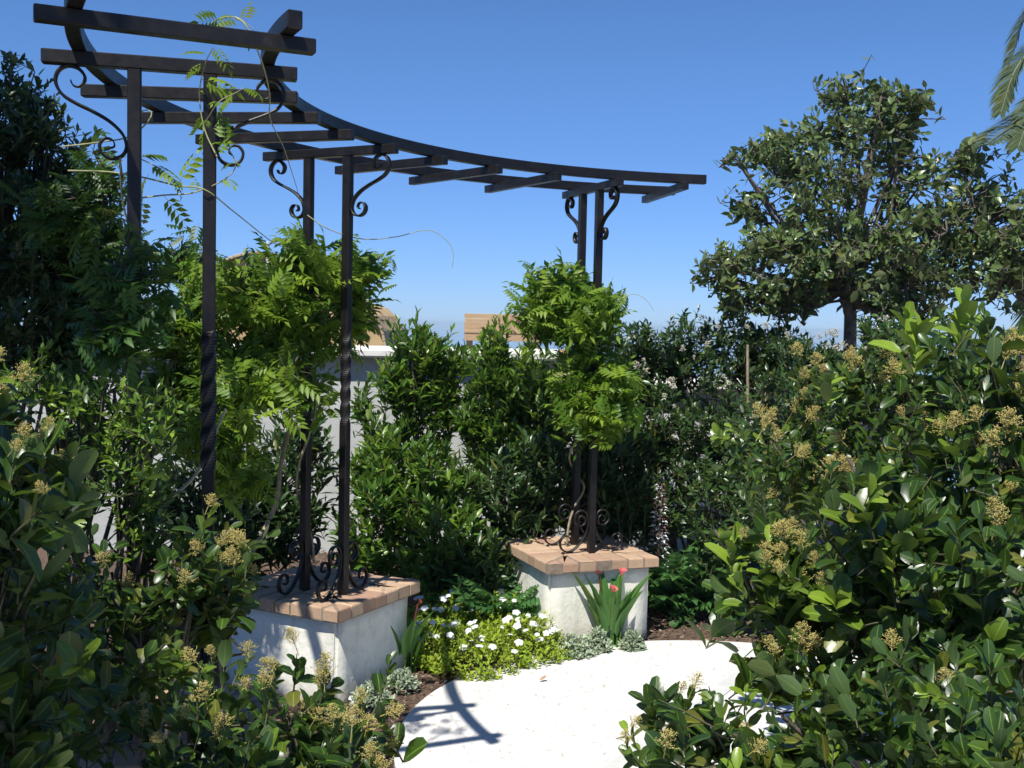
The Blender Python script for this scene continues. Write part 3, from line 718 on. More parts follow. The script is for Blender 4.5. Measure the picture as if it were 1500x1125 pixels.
def shrub(name, label, cat, base, L, tpls, mat, dens, nleaf, Ls, size, young=.12, group=None, nind=300, wscale=1., a0=70, a1=30, up=.6, whorl=2, rad=.0022, nb=2, trunk=.014, shell=(.55, 1.), jit=.18, backcut=.55, rnd=.35, cell=9, tmat=None, frac=.35, clump=.06):
    blobs = blobs_px(L); t = thing(name, base, label, cat, group)
    tips, dirs, cs = shoots(blobs, dens, up, shell=shell, jit=jit, backcut=backcut, rnd=rnd, clump=clump)
    TIPS[t.name] = tips
    lv = Leaves(); st, _ = leaves_on(tips, dirs, lv, nleaf, Ls, size, young, a0, a1, whorl=whorl)
    build_leaves(lv, tpls, M[mat], t, nind=nind, wscale=wscale, cell=cell)
    stems_mesh(t, base, blobs, st, tips, cs, rad, nb=nb, trunk=trunk, tmat=tmat, frac=frac)
    return t

#SHRUBS
# ---- foreground right: broad-leaved privets round the paving
R1 = shrub('privet_shrub', 'low glossy privet leaning over the paving at lower right', 'shrub', (1.35, 2.6, 0),
    [(1080, 1090, 2.35, 130, 80, .25), (1250, 1080, 2.3, 150, 110, .3), (1420, 1060, 2.2, 150, 130, .3), (1180, 1190, 2.2, 230, 90, .3)], T_OB, 'privet', 115, 9, .11, .060, .18, 'broad-leaved privet shrubs', clump=.11, wscale=1.1, a0=55, a1=18, cell=16)
R2 = shrub('privet_shrub', 'privet with the largest shining leaves beside the mulch bed', 'shrub', (1.45, 3.3, 0),
    [(1140, 815, 3.0, 74, 50, .28), (1265, 900, 2.9, 100, 85, .35), (1220, 985, 2.9, 65, 75, .25), (1160, 900, 2.95, 38, 55, .15), (1130, 965, 2.8, 38, 38, .14), (1290, 790, 2.8, 130, 90, .3), (1390, 900, 2.7, 150, 120, .3)], T_OB, 'privet', 98, 9, .13, .070, .22, 'broad-leaved privet shrubs', clump=.11, wscale=1.28, a0=56, a1=18, cell=16)
R3 = shrub('privet_shrub', 'tall privet on the right edge heavy with tan flower clusters', 'shrub', (1.7, 3.1, 0),
    [(1440, 700, 3.0, 110, 110, .3), (1500, 600, 3.0, 90, 120, .3), (1330, 690, 3.2, 110, 80, .3), (1490, 850, 2.7, 110, 150, .3), (1420, 560, 3.3, 90, 80, .25)], T_OB, 'privet', 115, 9, .12, .058, .12, 'broad-leaved privet shrubs', clump=.11, wscale=1.1, cell=14)
R4 = shrub('privet_shrub', 'privet with upright lime shoots on top near the small tree', 'shrub', (2.0, 4.3, 0),
    [(1350, 560, 4.2, 90, 70, .35), (1240, 640, 4.4, 110, 75, .4), (1160, 670, 4.6, 90, 75, .4), (1300, 560, 4.5, 110, 60, .35), (1220, 760, 4.2, 130, 90, .4), (1440, 530, 4.0, 90, 70, .3)], T_OB, 'privet', 115, 9, .12, .056, .22, 'broad-leaved privet shrubs', clump=.11, cell=11, wscale=1.15)
def big_shoot(parent, px, py, dep, h, n, size, yv=1.):
    tip = at(px, py, dep); lv = Leaves(); tips = np.repeat(tip[None], 1, 0)
    leaves_on(tips, np.array([[.05, -.05, 1.]]), lv, n, h, size, 0, 50, 12)
    lv.y = [np.full_like(y, yv) for y in lv.y]
    build_leaves(lv, T_OB, M['privet'], parent, nind=0)
for s_ in ((1412, 450, 3.6, .19, 12, .12), (1345, 485, 3.6, .18, 12, .12), (1440, 480, 3.6, .16, 10, .10), (1330, 470, 3.7, .12, 8, .09), (1215, 560, 3.9, .12, 8, .08), (1130, 770, 2.95, .13, 10, .075), (1075, 790, 2.95, .1, 8, .07)): big_shoot(R4 if s_[2] > 3.5 else R2, *s_)
panicles(R3, [(1440, 630, 2.8), (1475, 655, 2.75), (1400, 660, 2.8), (1410, 690, 2.8), (1490, 700, 2.7), (1495, 760, 2.6), (1470, 790, 2.6), (1425, 650, 2.8), (1460, 620, 2.85), (1500, 580, 2.8), (1485, 540, 2.9)], .085, spread=2)
panicles(R4, [(1230, 700, 3.9), (1215, 720, 3.9), (1245, 690, 3.9), (1225, 675, 4), (1180, 625, 4.3), (1120, 640, 4.3), (1145, 600, 4.5), (1390, 600, 3.9), (1330, 590, 4), (1290, 560, 4.3), (1240, 540, 4.4), (1170, 560, 4.5), (1340, 640, 3.9), (1160, 745, 4), (1190, 690, 4)], .10, spread=2)
panicles(R2, [(1140, 800, 2.75), (1120, 815, 2.75), (1185, 860, 2.7), (1170, 850, 2.7), (1155, 820, 2.7), (1290, 865, 2.6), (1350, 905, 2.5), (1105, 980, 2.75), (1180, 955, 2.7), (1305, 975, 2.55), (1370, 960, 2.5), (1250, 1000, 2.6)], .075, spread=2)
panicles(R1, [(925, 1070, 2.25), (960, 1085, 2.2), (1080, 1095, 2.1), (1385, 1030, 2), (1150, 1100, 2.1), (1000, 1030, 2.25)], .06, spread=1)

# ---- foreground left
L1 = shrub('privet_shrub', 'nearest privet at the left edge with dense tan flower clusters', 'shrub', (-1.1, 2.0, 0),
    [(-35, 625, 2.3, 80, 100, .25), (15, 765, 2.2, 75, 95, .25), (-40, 900, 2.1, 120, 130, .3), (45, 690, 2.5, 45, 55, .18), (60, 1020, 2.3, 120, 130, .3)], T_OB, 'privet', 100, 9, .12, .072, .12, 'broad-leaved privet shrubs', clump=.11, wscale=1.1, cell=16)
panicles(L1, [(25, 520, 2.2), (60, 545, 2.2), (10, 560, 2.15), (70, 580, 2.15), (40, 620, 2.1), (75, 645, 2.1), (15, 600, 2.1), (60, 670, 2.1), (20, 690, 2.05), (30, 500, 2.2)], .062, spread=3)
L2 = shrub('privet_shrub', 'low privet full of pale tan panicles at the bottom left of the paving', 'shrub', (-.75, 2.5, 0),
    [(330, 1040, 2.6, 120, 80, .28), (450, 1090, 2.55, 110, 70, .25), (250, 1110, 2.5, 120, 80, .25), (400, 1150, 2.4, 180, 60, .3)], T_OB, 'privet', 115, 9, .11, .060, .2, 'broad-leaved privet shrubs', clump=.11, wscale=1.28, a0=55, a1=18, cell=15)
panicles(L2, [(340, 985, 2.45), (365, 975, 2.45), (445, 1010, 2.4), (475, 1000, 2.4), (500, 1015, 2.4), (240, 1080, 2.4), (210, 1070, 2.4), (280, 1060, 2.4), (330, 1055, 2.35), (480, 1030, 2.4), (550, 1100, 2.35), (575, 1090, 2.35), (520, 1060, 2.4)], .068, spread=2)
L3 = shrub('privet_shrub', 'privet in front of the half shaded pedestal with upright flower sprays', 'shrub', (-1.0, 3.2, 0),
    [(280, 850, 3.3, 80, 70, .25), (210, 900, 3.2, 90, 80, .3), (330, 870, 3.4, 45, 50, .2), (150, 960, 3.0, 110, 90, .3), (110, 850, 3.1, 80, 80, .3)], T_OB, 'privet', 92, 9, .12, .068, .18, 'broad-leaved privet shrubs', clump=.11, wscale=1.1, cell=14)
panicles(L3, [(180, 865, 3.05), (275, 880, 3.1), (300, 895, 3.1), (260, 905, 3.1), (340, 840, 3.2), (375, 825, 3.25), (300, 800, 3.2), (385, 850, 3.2), (320, 880, 3.1)], .08, spread=2)
L4 = shrub('laurel_shrub', 'shrub with bright lime shoot tips below the dark vine on the left', 'shrub', (-1.35, 3.45, 0),
    [(140, 585, 3.3, 60, 50, .2), (220, 590, 3.3, 48, 45, .18), (90, 560, 3.35, 55, 40, .2), (195, 660, 3.3, 55, 60, .22), (100, 680, 3.2, 80, 80, .25), (230, 730, 3.4, 48, 70, .2)], T_OV, 'hedge', 190, 10, .11, .042, .6, None, cell=10)
L5 = shrub('laurel_shrub', 'tall dark laurel with a thin spire reaching up at the far left', 'shrub', (-2.4, 4.9, 0),
    [(15, 190, 4.6, 55, 75, .3), (75, 215, 4.7, 55, 60, .28), (30, 320, 4.6, 110, 100, .4), (115, 290, 4.8, 42, 60, .22), (20, 450, 4.6, 130, 120, .4), (22, 110, 4.6, 14, 48, .06), (60, 150, 4.7, 30, 40, .12), (-60, 180, 4.6, 60, 110, .3), (110, 400, 4.8, 60, 70, .25)], T_OV, 'privet_shade', 190, 10, .12, .056, .06, None, cell=9)

# ---- hedge shrubs against the wall
def hedge_col(label, base, L, young=.28, dens=150, size=.098, mat='hedge', **k):
    return shrub('hedge_shrub', label, 'shrub', base, L, T_EL, mat, dens*1.15, 10, .17, size, young, 'hedge shrubs along the wall', a0=58, a1=20, up=.95, rnd=.28, cell=9, **k)
hedge_col('upright leafy hedge shrub left of the timber screen, bare wall beside it', (-.7, 7.6, 0), [(612, 530, 7.6, 46, 62, .2), (580, 545, 7.6, 32, 40, .18), (655, 545, 7.6, 35, 55, .18), (620, 620, 7.6, 55, 50, .2), (528, 575, 7.6, 16, 34, .1), (548, 640, 7.5, 22, 40, .12)])
hedge_col('hedge shrub in front of the timber screen', (-.05, 7.6, 0), [(722, 530, 7.5, 36, 60, .2), (760, 560, 7.5, 45, 60, .2), (800, 600, 7.5, 45, 60, .2), (740, 640, 7.5, 60, 65, .22), (690, 600, 7.5, 24, 60, .12)])
hedge_col('spreading hedge shrub low between the two left posts and the wall gap', (-1.0, 7.1, 0), [(570, 690, 7.1, 60, 55, .28), (640, 700, 7.0, 55, 55, .28), (545, 770, 6.9, 60, 70, .3), (650, 790, 6.8, 75, 80, .32)], dens=140)
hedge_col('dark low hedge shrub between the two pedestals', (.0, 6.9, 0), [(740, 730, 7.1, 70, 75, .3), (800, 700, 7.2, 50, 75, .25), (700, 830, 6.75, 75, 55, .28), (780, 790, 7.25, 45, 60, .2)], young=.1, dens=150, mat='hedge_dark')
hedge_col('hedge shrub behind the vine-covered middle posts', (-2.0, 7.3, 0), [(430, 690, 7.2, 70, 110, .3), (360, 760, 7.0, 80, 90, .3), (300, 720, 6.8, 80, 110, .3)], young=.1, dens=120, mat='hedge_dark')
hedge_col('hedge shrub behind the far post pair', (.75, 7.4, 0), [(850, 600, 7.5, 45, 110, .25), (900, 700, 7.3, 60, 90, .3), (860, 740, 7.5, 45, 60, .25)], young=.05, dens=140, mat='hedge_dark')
# dark flowering hedge at right
H = []
for label, base, L, sp_ in (
    ('dark hedge shrub dotted with white blossom right of the far posts', (1.3, 7.9, 0), [(935, 515, 7.8, 55, 48, .3), (1000, 515, 7.8, 60, 48, .3), (900, 560, 7.6, 50, 60, .3), (950, 620, 7.6, 80, 70, .35), (960, 720, 7.4, 75, 80, .35)], [(965, 545), (985, 560), (1005, 555), (1020, 575), (950, 550), (1010, 540), (975, 575), (1035, 585), (990, 590), (940, 575)]),
    ('dark hedge shrub under the left side of the small tree', (2.1, 7.6, 0), [(1080, 515, 7.6, 60, 50, .3), (1060, 640, 7.2, 70, 90, .35), (1070, 760, 6.8, 75, 90, .35), (1130, 505, 7.6, 50, 42, .3)], [(1060, 560), (1100, 590), (1040, 505), (1015, 487), (1110, 500)]),
    ('hedge shrub with pinkish cream blossom at the foot of the small tree', (2.6, 6.8, 0), [(1190, 530, 6.8, 60, 45, .3), (1250, 540, 6.6, 60, 42, .3), (1150, 620, 6.4, 80, 80, .35), (1130, 740, 6.2, 60, 80, .35), (1300, 505, 6.8, 60, 45, .3)], [(1215, 495), (1225, 500), (1200, 492), (1290, 492), (1170, 500), (1240, 520)])):
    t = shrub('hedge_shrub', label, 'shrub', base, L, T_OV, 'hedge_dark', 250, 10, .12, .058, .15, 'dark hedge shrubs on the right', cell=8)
    panicles(t, [(x, y, base[1]-.85) for x, y in sp_], .075, CRM, 2)

# ---- small tree and its neighbour
def tree(name, label, trunk_px, L, dep, tw, dens=72, size=.076):
    base = at(trunk_px[0][0], trunk_px[0][1], dep); base[2] = 0 if dep < 9 else -.4
    blobs = blobs_px(L); t = thing(name, base, label, 'tree', None)
    tips, dirs, cs = shoots(blobs, dens, .35, shell=(.35, 1.), jit=.2, backcut=.3, rnd=.6)
    lv = Leaves(); st, _ = leaves_on(tips, dirs, lv, 8, .15, size, .12, 75, 35, whorl=1)
    build_leaves(lv, T_OV, M['ficus'], t, nind=300, wscale=1.15, cell=10)
    pts = [base]+[at(x, y, dep) for x, y in trunk_px[1:]]
    pth = spline(pts, 8); V, q = tubes(pth[None], np.linspace(tw, tw*.65, len(pth))[None], 10); np_obj('trunk', V, [q], M['bark'], t)
    fork = pth[-1]
    # limbs to the blobs, then twigs from the limbs to the shoots
    limb_pts = []
    for c, r in blobs:
        for k in range(2):
            e = c+rng.normal(0, .4, 3)*r; md = fork*.55+e*.45+rng.normal(0, .05, 3)+[0, 0, -.04]; lp = spline([fork, md, e], 7)
            V, q = tubes(lp[None], np.linspace(tw*.5, tw*.14, len(lp))[None], 6); np_obj('limb', V, [q], M['bark'], t); limb_pts.append(lp[5:])
    LP = np.vstack(limb_pts); sel = np.nonzero(rng.random(len(st)) < .6)[0]
    near_ = LP[np.argmin(((st[sel][:, None]-LP[None])**2).sum(-1), 1)]
    V, q = tubes(np.stack([near_, (near_+st[sel])/2+rng.normal(0, .03, near_.shape), st[sel]], 1), np.tile([.008, .005, .0035], (len(sel), 1)), 3)
    V2, q2 = tubes(np.stack([st, tips], 1), np.tile([.0035, .002], (len(st), 1)), 3)
    np_obj('twigs', np.vstack([V, V2]), [np.vstack([q, q2+len(V)])], M['bark'], t, kind='stuff')
    return t
tree('small_tree', 'small round-headed broadleaf tree rising above the right hedge', [(1243, 560), (1245, 500), (1243, 455), (1235, 425)],
     [(1255, 185, 7.6, 80, 58, .4), (1165, 215, 7.6, 58, 42, .32), (1110, 232, 7.6, 42, 30, .25), (1195, 275, 7.4, 85, 60, .42), (1318, 190, 7.6, 38, 52, .3), (1325, 265, 7.6, 48, 55, .35), (1095, 300, 7.6, 38, 26, .22), (1130, 345, 7.5, 60, 38, .32), (1075, 385, 7.5, 48, 34, .28), (1120, 425, 7.5, 55, 26, .28), (1200, 365, 7.3, 85, 60, .42), (1290, 355, 7.4, 75, 60, .42), (1330, 400, 7.6, 60, 45, .35), (1180, 425, 7.5, 40, 26, .25), (1045, 395, 7.5, 24, 20, .12), (1075, 225, 7.5, 16, 14, .1), (1345, 145, 7.5, 16, 20, .1), (1270, 430, 7.5, 40, 22, .25), (1150, 448, 7.5, 40, 16, .2), (1300, 452, 7.6, 45, 18, .25), (1350, 445, 7.6, 40, 24, .25), (1368, 330, 7.7, 34, 46, .3), (1375, 395, 7.7, 34, 34, .3), (1075, 445, 7.5, 26, 14, .15), (1230, 140, 7.6, 30, 22, .2), (1295, 140, 7.6, 26, 18, .2)], 7.5, .048)
tree('small_tree', 'broadleaf tree cut off by the right edge of the photo, below the palm', [(1520, 620), (1520, 520), (1500, 440), (1490, 400)],
     [(1420, 285, 7.9, 50, 55, .4), (1480, 330, 7.8, 65, 75, .45), (1400, 350, 7.8, 60, 60, .4), (1460, 400, 7.7, 80, 45, .4), (1560, 360, 7.8, 80, 100, .5), (1420, 240, 7.9, 26, 26, .2)], 8.0, .06)

# ---- palm
palm = thing('palm_tree', (6.4, 12.0, -1.0), 'palm with drooping feathery fronds entering at the top right corner', 'palm')
def frond(pts, ll, n=120, dep=11.5, thin=.016):
    pth = spline([at(x, y, dep+dz) for x, y, dz in pts], 12); seg = np.linspace(0, len(pth)-1, n); ii = seg.astype(int).clip(0, len(pth)-2)
    P = pth[ii]+(pth[ii+1]-pth[ii])*(seg-ii)[:, None]; tg = unit(np.gradient(P, axis=0))
    V, T, A = [], [], []; off = 0
    sd = unit(np.cross(tg, np.array([0, 0, 1.]))); upv = np.cross(sd, tg)
    for k in range(6, n):
        f = k/n; L_ = ll*(math.sin(math.pi*min(1, .25+.72*f))**.6)*rng.uniform(.9, 1.1)
        for s_ in (-1, 1):
            d = unit(tg[k]*.75+sd[k]*s_*.75+upv[k]*.30+rng.normal(0, .05, 3)); w = unit(np.cross(d, upv[k]))*thin; p0 = P[k]; p1 = p0+d*L_*.5-np.array([0, 0, .04*L_]); p2 = p0+d*L_-np.array([0, 0, .30*L_])
            V += [p0-w*.5, p0+w*.5, p1-w, p1+w, p2]; T += [(off, off+1, off+3), (off, off+3, off+2), (off+2, off+3, off+4)]; off += 5
            A += [(f*.3+rng.random()*.7, 0, 0, 0)]*5
    rv, rq = tubes(P[None], np.linspace(.03, .006, n)[None], 5)
    np_obj('frond', np.vstack([np.array(V), rv]), [np.array(T), rq+off], M['palm'], palm, attr=np.vstack([np.array(A), np.tile([.9, 0, 0, .6], (len(rv), 1))]))
for f_ in ([(1700, 190, 0), (1620, 60, -.2), (1545, 50, -.3), (1492, 95, -.4), (1466, 165, -.5)],
           [(1700, 190, 0), (1600, 110, -.6), (1545, 130, -.9), (1512, 165, -1.1), (1492, 215, -1.2)],
           [(1700, 190, 0), (1620, 165, -.5), (1540, 165, -3.2), (1485, 185, -3.6), (1445, 212, -4)],
           [(1700, 190, 0), (1650, 0, .3), (1570, -40, .4), (1510, 10, .5), (1478, 90, .5)],
           [(1700, 190, 0), (1640, 250, -.5), (1570, 330, -.8), (1520, 430, -1), (1495, 540, -1)],
           [(1700, 190, 0), (1760, 60, 0), (1830, 60, 0), (1900, 150, 0)], [(1700, 190, 0), (1700, 20, 0), (1740, -60, .6), (1790, -60, 1.2)], [(1700, 190, 0), (1780, 200, .4), (1850, 260, .8), (1890, 360, 1)]):
    frond(f_, .36)
pc = at(1705, 200, 11.6); pth = spline([np.array([pc[0]+.1, 11.6, -1.5]), np.array([pc[0]+.05, 11.6, 1.5]), pc], 14)
V, q = tubes(pth[None], (.2+.02*np.sin(np.arange(len(pth))*2.5))[None], 14); np_obj('trunk', V, [q], M['bark'], palm)

# ---- vines (pinnate leaves) on the post pairs
M['vine_shade'] = leaf_mat('shaded_vine_leaf', (.022, .066, .008), (.05, .125, .014), (.12, .22, .02), rough=.42, trans=.3, spec=.4, rib=.2)  # wisteria leaf darkened in colour to stand for shade on the left posts
def vine(label, base, L, dens, size=.19, young=.35, stems=(), cell=12, up=.35, nl=3, mat='wisteria'):
    blobs = blobs_px(L); t = thing('climbing_vine', base, label, 'vine', 'pinnate climbing vines on the pergola')
    tips, dirs, cs = shoots(blobs, dens, up, shell=(.5, 1.), jit=.22, backcut=.35, rnd=.5)
    lv = Leaves(); n = len(tips)
    for k in range(nl):
        d = unit(dirs+rng.normal(0, .55, (n, 3))+np.array([0, 0, .1])); nr = unit(np.array([0, -.25, 1.])+rng.normal(0, .3, (n, 3)))
        lv.add(tips-dirs*size*.6-dirs*k*.05, d, nr, size*rng.uniform(.6, 1.15, n), (rng.random(n) < young)*rng.uniform(.3, 1, n))
    build_leaves(lv, T_WI, M[mat], t, nind=300, cell=cell)
    st = tips-dirs*size*.6
    V, q = tubes(np.stack([st, (st+cs)/2+rng.normal(0, .04, st.shape), cs+rng.normal(0, .04, st.shape)], 1), np.tile([.002, .003, .004], (n, 1)), 3)
    np_obj('twigs', V, [q], M['stem'], t, kind='stuff')
    for pts, r0, r1 in stems:
        pth = spline(pts, 8); V, q = tubes(pth[None], np.linspace(r0, r1, len(pth))[None], 7); np_obj('stem', V, [q], M['vinewood'], t)
    return t
def coil(bi, fr, z0, z1, turns, r=.045, ph=0):
    b = pol(RO+(RI-RO)*fr, BA[bi], 0); n_ = int(turns*6)+2
    return [np.array([b[0]+r*math.cos(ph+k/(n_-1)*turns*6.283), b[1]+r*math.sin(ph+k/(n_-1)*turns*6.283), z0+(z1-z0)*k/(n_-1)]) for k in range(n_)]
V3 = vine('yellow green climbing vine bunched round the far post pair', pol(2.75, 111, .0), [(825, 420, 6.6, 36, 30, .2), (855, 462, 6.55, 38, 30, .2), (795, 462, 6.65, 30, 20, .16), (815, 445, 6.6, 32, 32, .18), (880, 448, 6.5, 20, 20, .16), (868, 585, 6.5, 42, 26, .2), (892, 555, 6.5, 30, 24, .18), (848, 560, 6.55, 26, 24, .16), (895, 608, 6.45, 20, 12, .12), (858, 512, 6.55, 22, 18, .14)], 290, .15, .6,
          [(list(map(np.array, [pol(2.62, 113, 0), pol(2.6, 112.5, .6)]))+coil(9, .35, .8, 1.3, 1.2), .008, .005)])
V2_ = vine('bright green climbing vine over the middle post pair', pol(2.9, 155, .0), [(440, 385, 5.5, 50, 32, .24), (400, 435, 5.4, 55, 42, .28), (490, 405, 5.6, 45, 38, .24), (350, 425, 5.2, 38, 34, .22), (450, 480, 5.6, 48, 36, .26), (515, 450, 5.7, 22, 30, .18), (395, 510, 5.4, 55, 36, .26), (345, 555, 5.1, 48, 36, .24), (425, 570, 5.5, 42, 36, .24), (530, 390, 5.7, 18, 12, .1), (330, 620, 5.0, 40, 40, .2), (420, 545, 5.0, 20, 14, .08), (300, 425, 5.4, 34, 30, .2), (275, 500, 5.4, 40, 36, .22), (295, 585, 5.3, 42, 36, .22), (245, 470, 5.4, 30, 30, .2), (350, 680, 5.2, 34, 34, .2), (250, 560, 5.4, 30, 30, .2)], 150, .14, .6,
          [([at(368, 812, 5.6), at(385, 780, 5.6), at(405, 735, 5.6), at(412, 680, 5.6), at(425, 620, 5.55), at(432, 560, 5.5), at(436, 500, 5.45), at(440, 430, 5.5)], .013, .009), (coil(5, .35, .6, 1.6, 1.3), .007, .005)])
V1 = vine('climbing vine massed over the nearest left posts, its green darkened for shade', pol(2.9, 194, 0), [(130, 400, 4.9, 68, 70, .3), (95, 300, 4.3, 42, 50, .25), (165, 430, 4.9, 38, 60, .2), (190, 400, 3.35, 28, 45, .1), (175, 480, 3.3, 40, 50, .12), (120, 350, 4.8, 70, 55, .3), (115, 500, 4.8, 80, 55, .3), (270, 385, 5.7, 35, 34, .2), (265, 480, 5.7, 60, 50, .25), (275, 600, 5.6, 50, 60, .26), (150, 265, 4.3, 32, 24, .16), (150, 640, 4.8, 50, 50, .2)], 200, .11, .0,
          [(coil(1, .35, .9, 2.3, 1.6), .004, .003), ([at(200, 800, 3.9), at(240, 740, 3.9), at(290, 690, 4), at(330, 600, 4.1)], .008, .005)], mat='vine_shade')
def runner(parent, pts, r=.0025, nleaf=0, size=.13, mat='tendril'):
    pth = spline(pts, 8); V, q = tubes(pth[None], np.linspace(r, r*.5, len(pth))[None], 5); np_obj('runner', V, [q], M[mat], parent)
    if nleaf:
        ii = np.linspace(1, len(pth)-1, nleaf).astype(int); p = pth[ii]; n = len(p); lv = Leaves(); lv.add(p, unit(rng.normal(0, .8, (n, 3))+[0, 0, .3]), unit(np.array([0, -.5, 1])+rng.normal(0, .4, (n, 3))), size*rng.uniform(.6, 1.1, n), rng.uniform(.2, 1, n))
        build_leaves(lv, T_WI, M['wisteria'], parent, nind=0)
runner(V1, [at(100, 250, 3.9), at(160, 252, 3.85), at(210, 260, 3.75), at(260, 272, 3.7), at(300, 278, 3.6), at(345, 312, 3.8), at(400, 355, 4.6), at(425, 365, 5.0)], .0035)
runner(V1, [at(205, 290, 3.7), at(240, 286, 3.7), at(285, 282, 3.65), at(330, 262, 3.6), at(345, 240, 3.6), at(330, 210, 3.6)], .003, 6, .11)
runner(V1, [at(200, 230, 3.7), at(230, 245, 3.7), at(262, 268, 3.7)], .0022, 4, .11)
runner(V1, [at(318, 230, 3.58), at(300, 190, 3.6), at(292, 140, 3.6), at(300, 95, 3.55), at(312, 70, 3.5)], .0028, 9, .10)
runner(V1, [at(300, 180, 3.55), at(320, 150, 3.5), at(345, 136, 3.5), at(358, 128, 3.5)], .0018, 4, .07)
runner(V1, [at(345, 25, 3.3), at(362, 40, 3.25), at(385, 95, 3.3), at(395, 140, 3.5), at(396, 175, 3.7), at(415, 215, 4.2), at(430, 260, 4.8), at(442, 300, 5.3)], .0028)
runner(V1, [at(300, 50, 3.3), at(315, 30, 3.3), at(345, 25, 3.3), at(372, 42, 3.3)], .0018, 6, .085)
runner(V1, [at(90, 215, 3.9), at(150, 208, 3.8), at(190, 200, 3.65), at(215, 180, 3.6), at(222, 165, 3.6), at(210, 162, 3.6), at(200, 178, 3.6), at(192, 195, 3.62)], .003)
runner(V2_, [at(450, 315, 5.3), at(480, 335, 5.3), at(530, 350, 5.4), at(580, 347, 5.5), at(625, 337, 5.5), at(652, 350, 5.5), at(664, 370, 5.5), at(662, 393, 5.5)], .0028)
runner(V3, [at(905, 438, 6.4), at(928, 431, 6.4), at(945, 438, 6.4), at(958, 455, 6.4)], .0022)
runner(V3, [at(770, 400, 6.6), at(800, 390, 6.6), at(835, 385, 6.6)], .002, 5, .14)

# ---- flower bed between the pedestals
def clump(name, label, cat, base, n, rx, ry, h, tpls, mat, nl, size, young=.3, Ls=.06, nind=120, group=None, up=.8, cell=6, a0=75, a1=35):
    t = thing(name, base, label, cat, group); a = rng.uniform(0, 6.28, n); r = np.sqrt(rng.random(n))
    x = base[0]+rx*r*np.cos(a); y = base[1]+ry*r*np.sin(a); z = base[2]+h*(1-.75*r**2)*rng.uniform(.5, 1.1, n)
    tips = np.stack([x, y, z], 1); dirs = unit(np.stack([(x-base[0])*1.2/rx*.5, (y-base[1])*1.2/ry*.5, np.full(n, up)], 1)+rng.normal(0, .25, (n, 3)))
    lv = Leaves(); st, _ = leaves_on(tips, dirs, lv, nl, Ls, size, young, a0, a1); build_leaves(lv, tpls, M[mat], t, nind=nind, cell=cell)
    ground = st.copy(); ground[:, :2] = np.array(base)[:2]+(st[:, :2]-np.array(base)[:2])*.7; ground[:, 2] = base[2]
    V, q = tubes(np.stack([ground, st, tips], 1), np.tile([.0025, .002, .001], (n, 1)), 3); np_obj('stems', V, [q], M['stem'], t, kind='stuff')
    return t, tips
# five-petalled flower
def flower_mesh():
    V, T, Q = [], [], []; off = 0; LV, LT, LQ, *_ = leaf_tpl([(.35, .30), (.75, .42)], -.1, .25)
    for k in range(5):
        a = k*2*math.pi/5; ca, sa = math.cos(a), math.sin(a); R = np.array([[ca, -sa, 0], [sa, ca, 0], [0, 0, 1]])
        V.append(LV@R.T); T.append(LT+off); Q.append(LQ+off); off += len(LV)
    return np_mesh('flower', np.vstack(V), [np.vstack(T), np.vstack(Q)], M['petal'])
FL = flower_mesh()
bed = [((650, 905), .30, 24), ((725, 900), .34, 26), ((695, 950), .30, 22), ((765, 938), .27, 20), ((635, 945), .22, 12), ((800, 935), .12, 5)]
names = ['bedding plant with white flowers furthest from the paving by the half shaded pedestal', 'lime bedding plant with white flowers in the middle of the bed', 'lime bedding plant with white flowers at the curved paving edge', 'lime bedding plant with white flowers nearest the sunlit pedestal', 'small lime bedding plant beside the red-budded calla', 'small white-flowered bedding plant against the corner of the sunlit pedestal']
for (pxy, r_, nf), nm in zip(bed, names):
    b = at_z(*pxy, .08); b[2] = 0
    t, tips = clump('bedding_plant', nm, 'flowering plant', b, int(330*(r_/.28)**2), r_, r_*1.15, .21, T_SM, 'lime', 6, .034, .5, .05, 80, 'white-flowered bedding plants')
    hi = tips[np.argsort(-tips[:, 2]+rng.normal(0, .02, len(tips)))][:nf*6]
    for p_ in hi[rng.permutation(len(hi))[:nf]]:
        put_mesh(FL, 'flower', p_+[0, 0, .018], (rng.normal(0, .3), -.45+rng.normal(0, .3), 1), rng.uniform(.015, .026), t, rng.uniform(0, 6))
# silver edging plants
for (px, py), r_, h, nm in (((872, 948), .09, .13, 'silvery plant left of the calla stems at the foot of the sunlit pedestal'), ((838, 954), .13, .12, 'low grey-green plant spreading along the front of the sunlit pedestal'), ((925, 946), .07, .13, 'silvery variegated plant right of the calla stems'), ((805, 952), .09, .1, 'silver plant between white flowers and the sunlit pedestal'),
                        ((590, 1000), .08, .10, 'silvery variegated plant below the red-budded calla'), ((545, 1025), .10, .11, 'grey-leaved plant with white flowers beside the shaded pedestal corner'), ((648, 965), .07, .09, 'small silver plant between the calla and the lime bedding')):
    b = at_z(px, py, .03); b[2] = 0
    t, tips = clump('silver_plant', nm, 'plant', b, int(60+r_*900), r_, r_*.8, h, T_SM, 'silver', 6, .034, .3, .04, 60, 'silver edging plants')
    if '545' in str(px) or px == 648:
        for p_ in tips[:6]: put_mesh(FL, 'flower', p_+[0, 0, .01], (0, -.4, 1), .018, t)
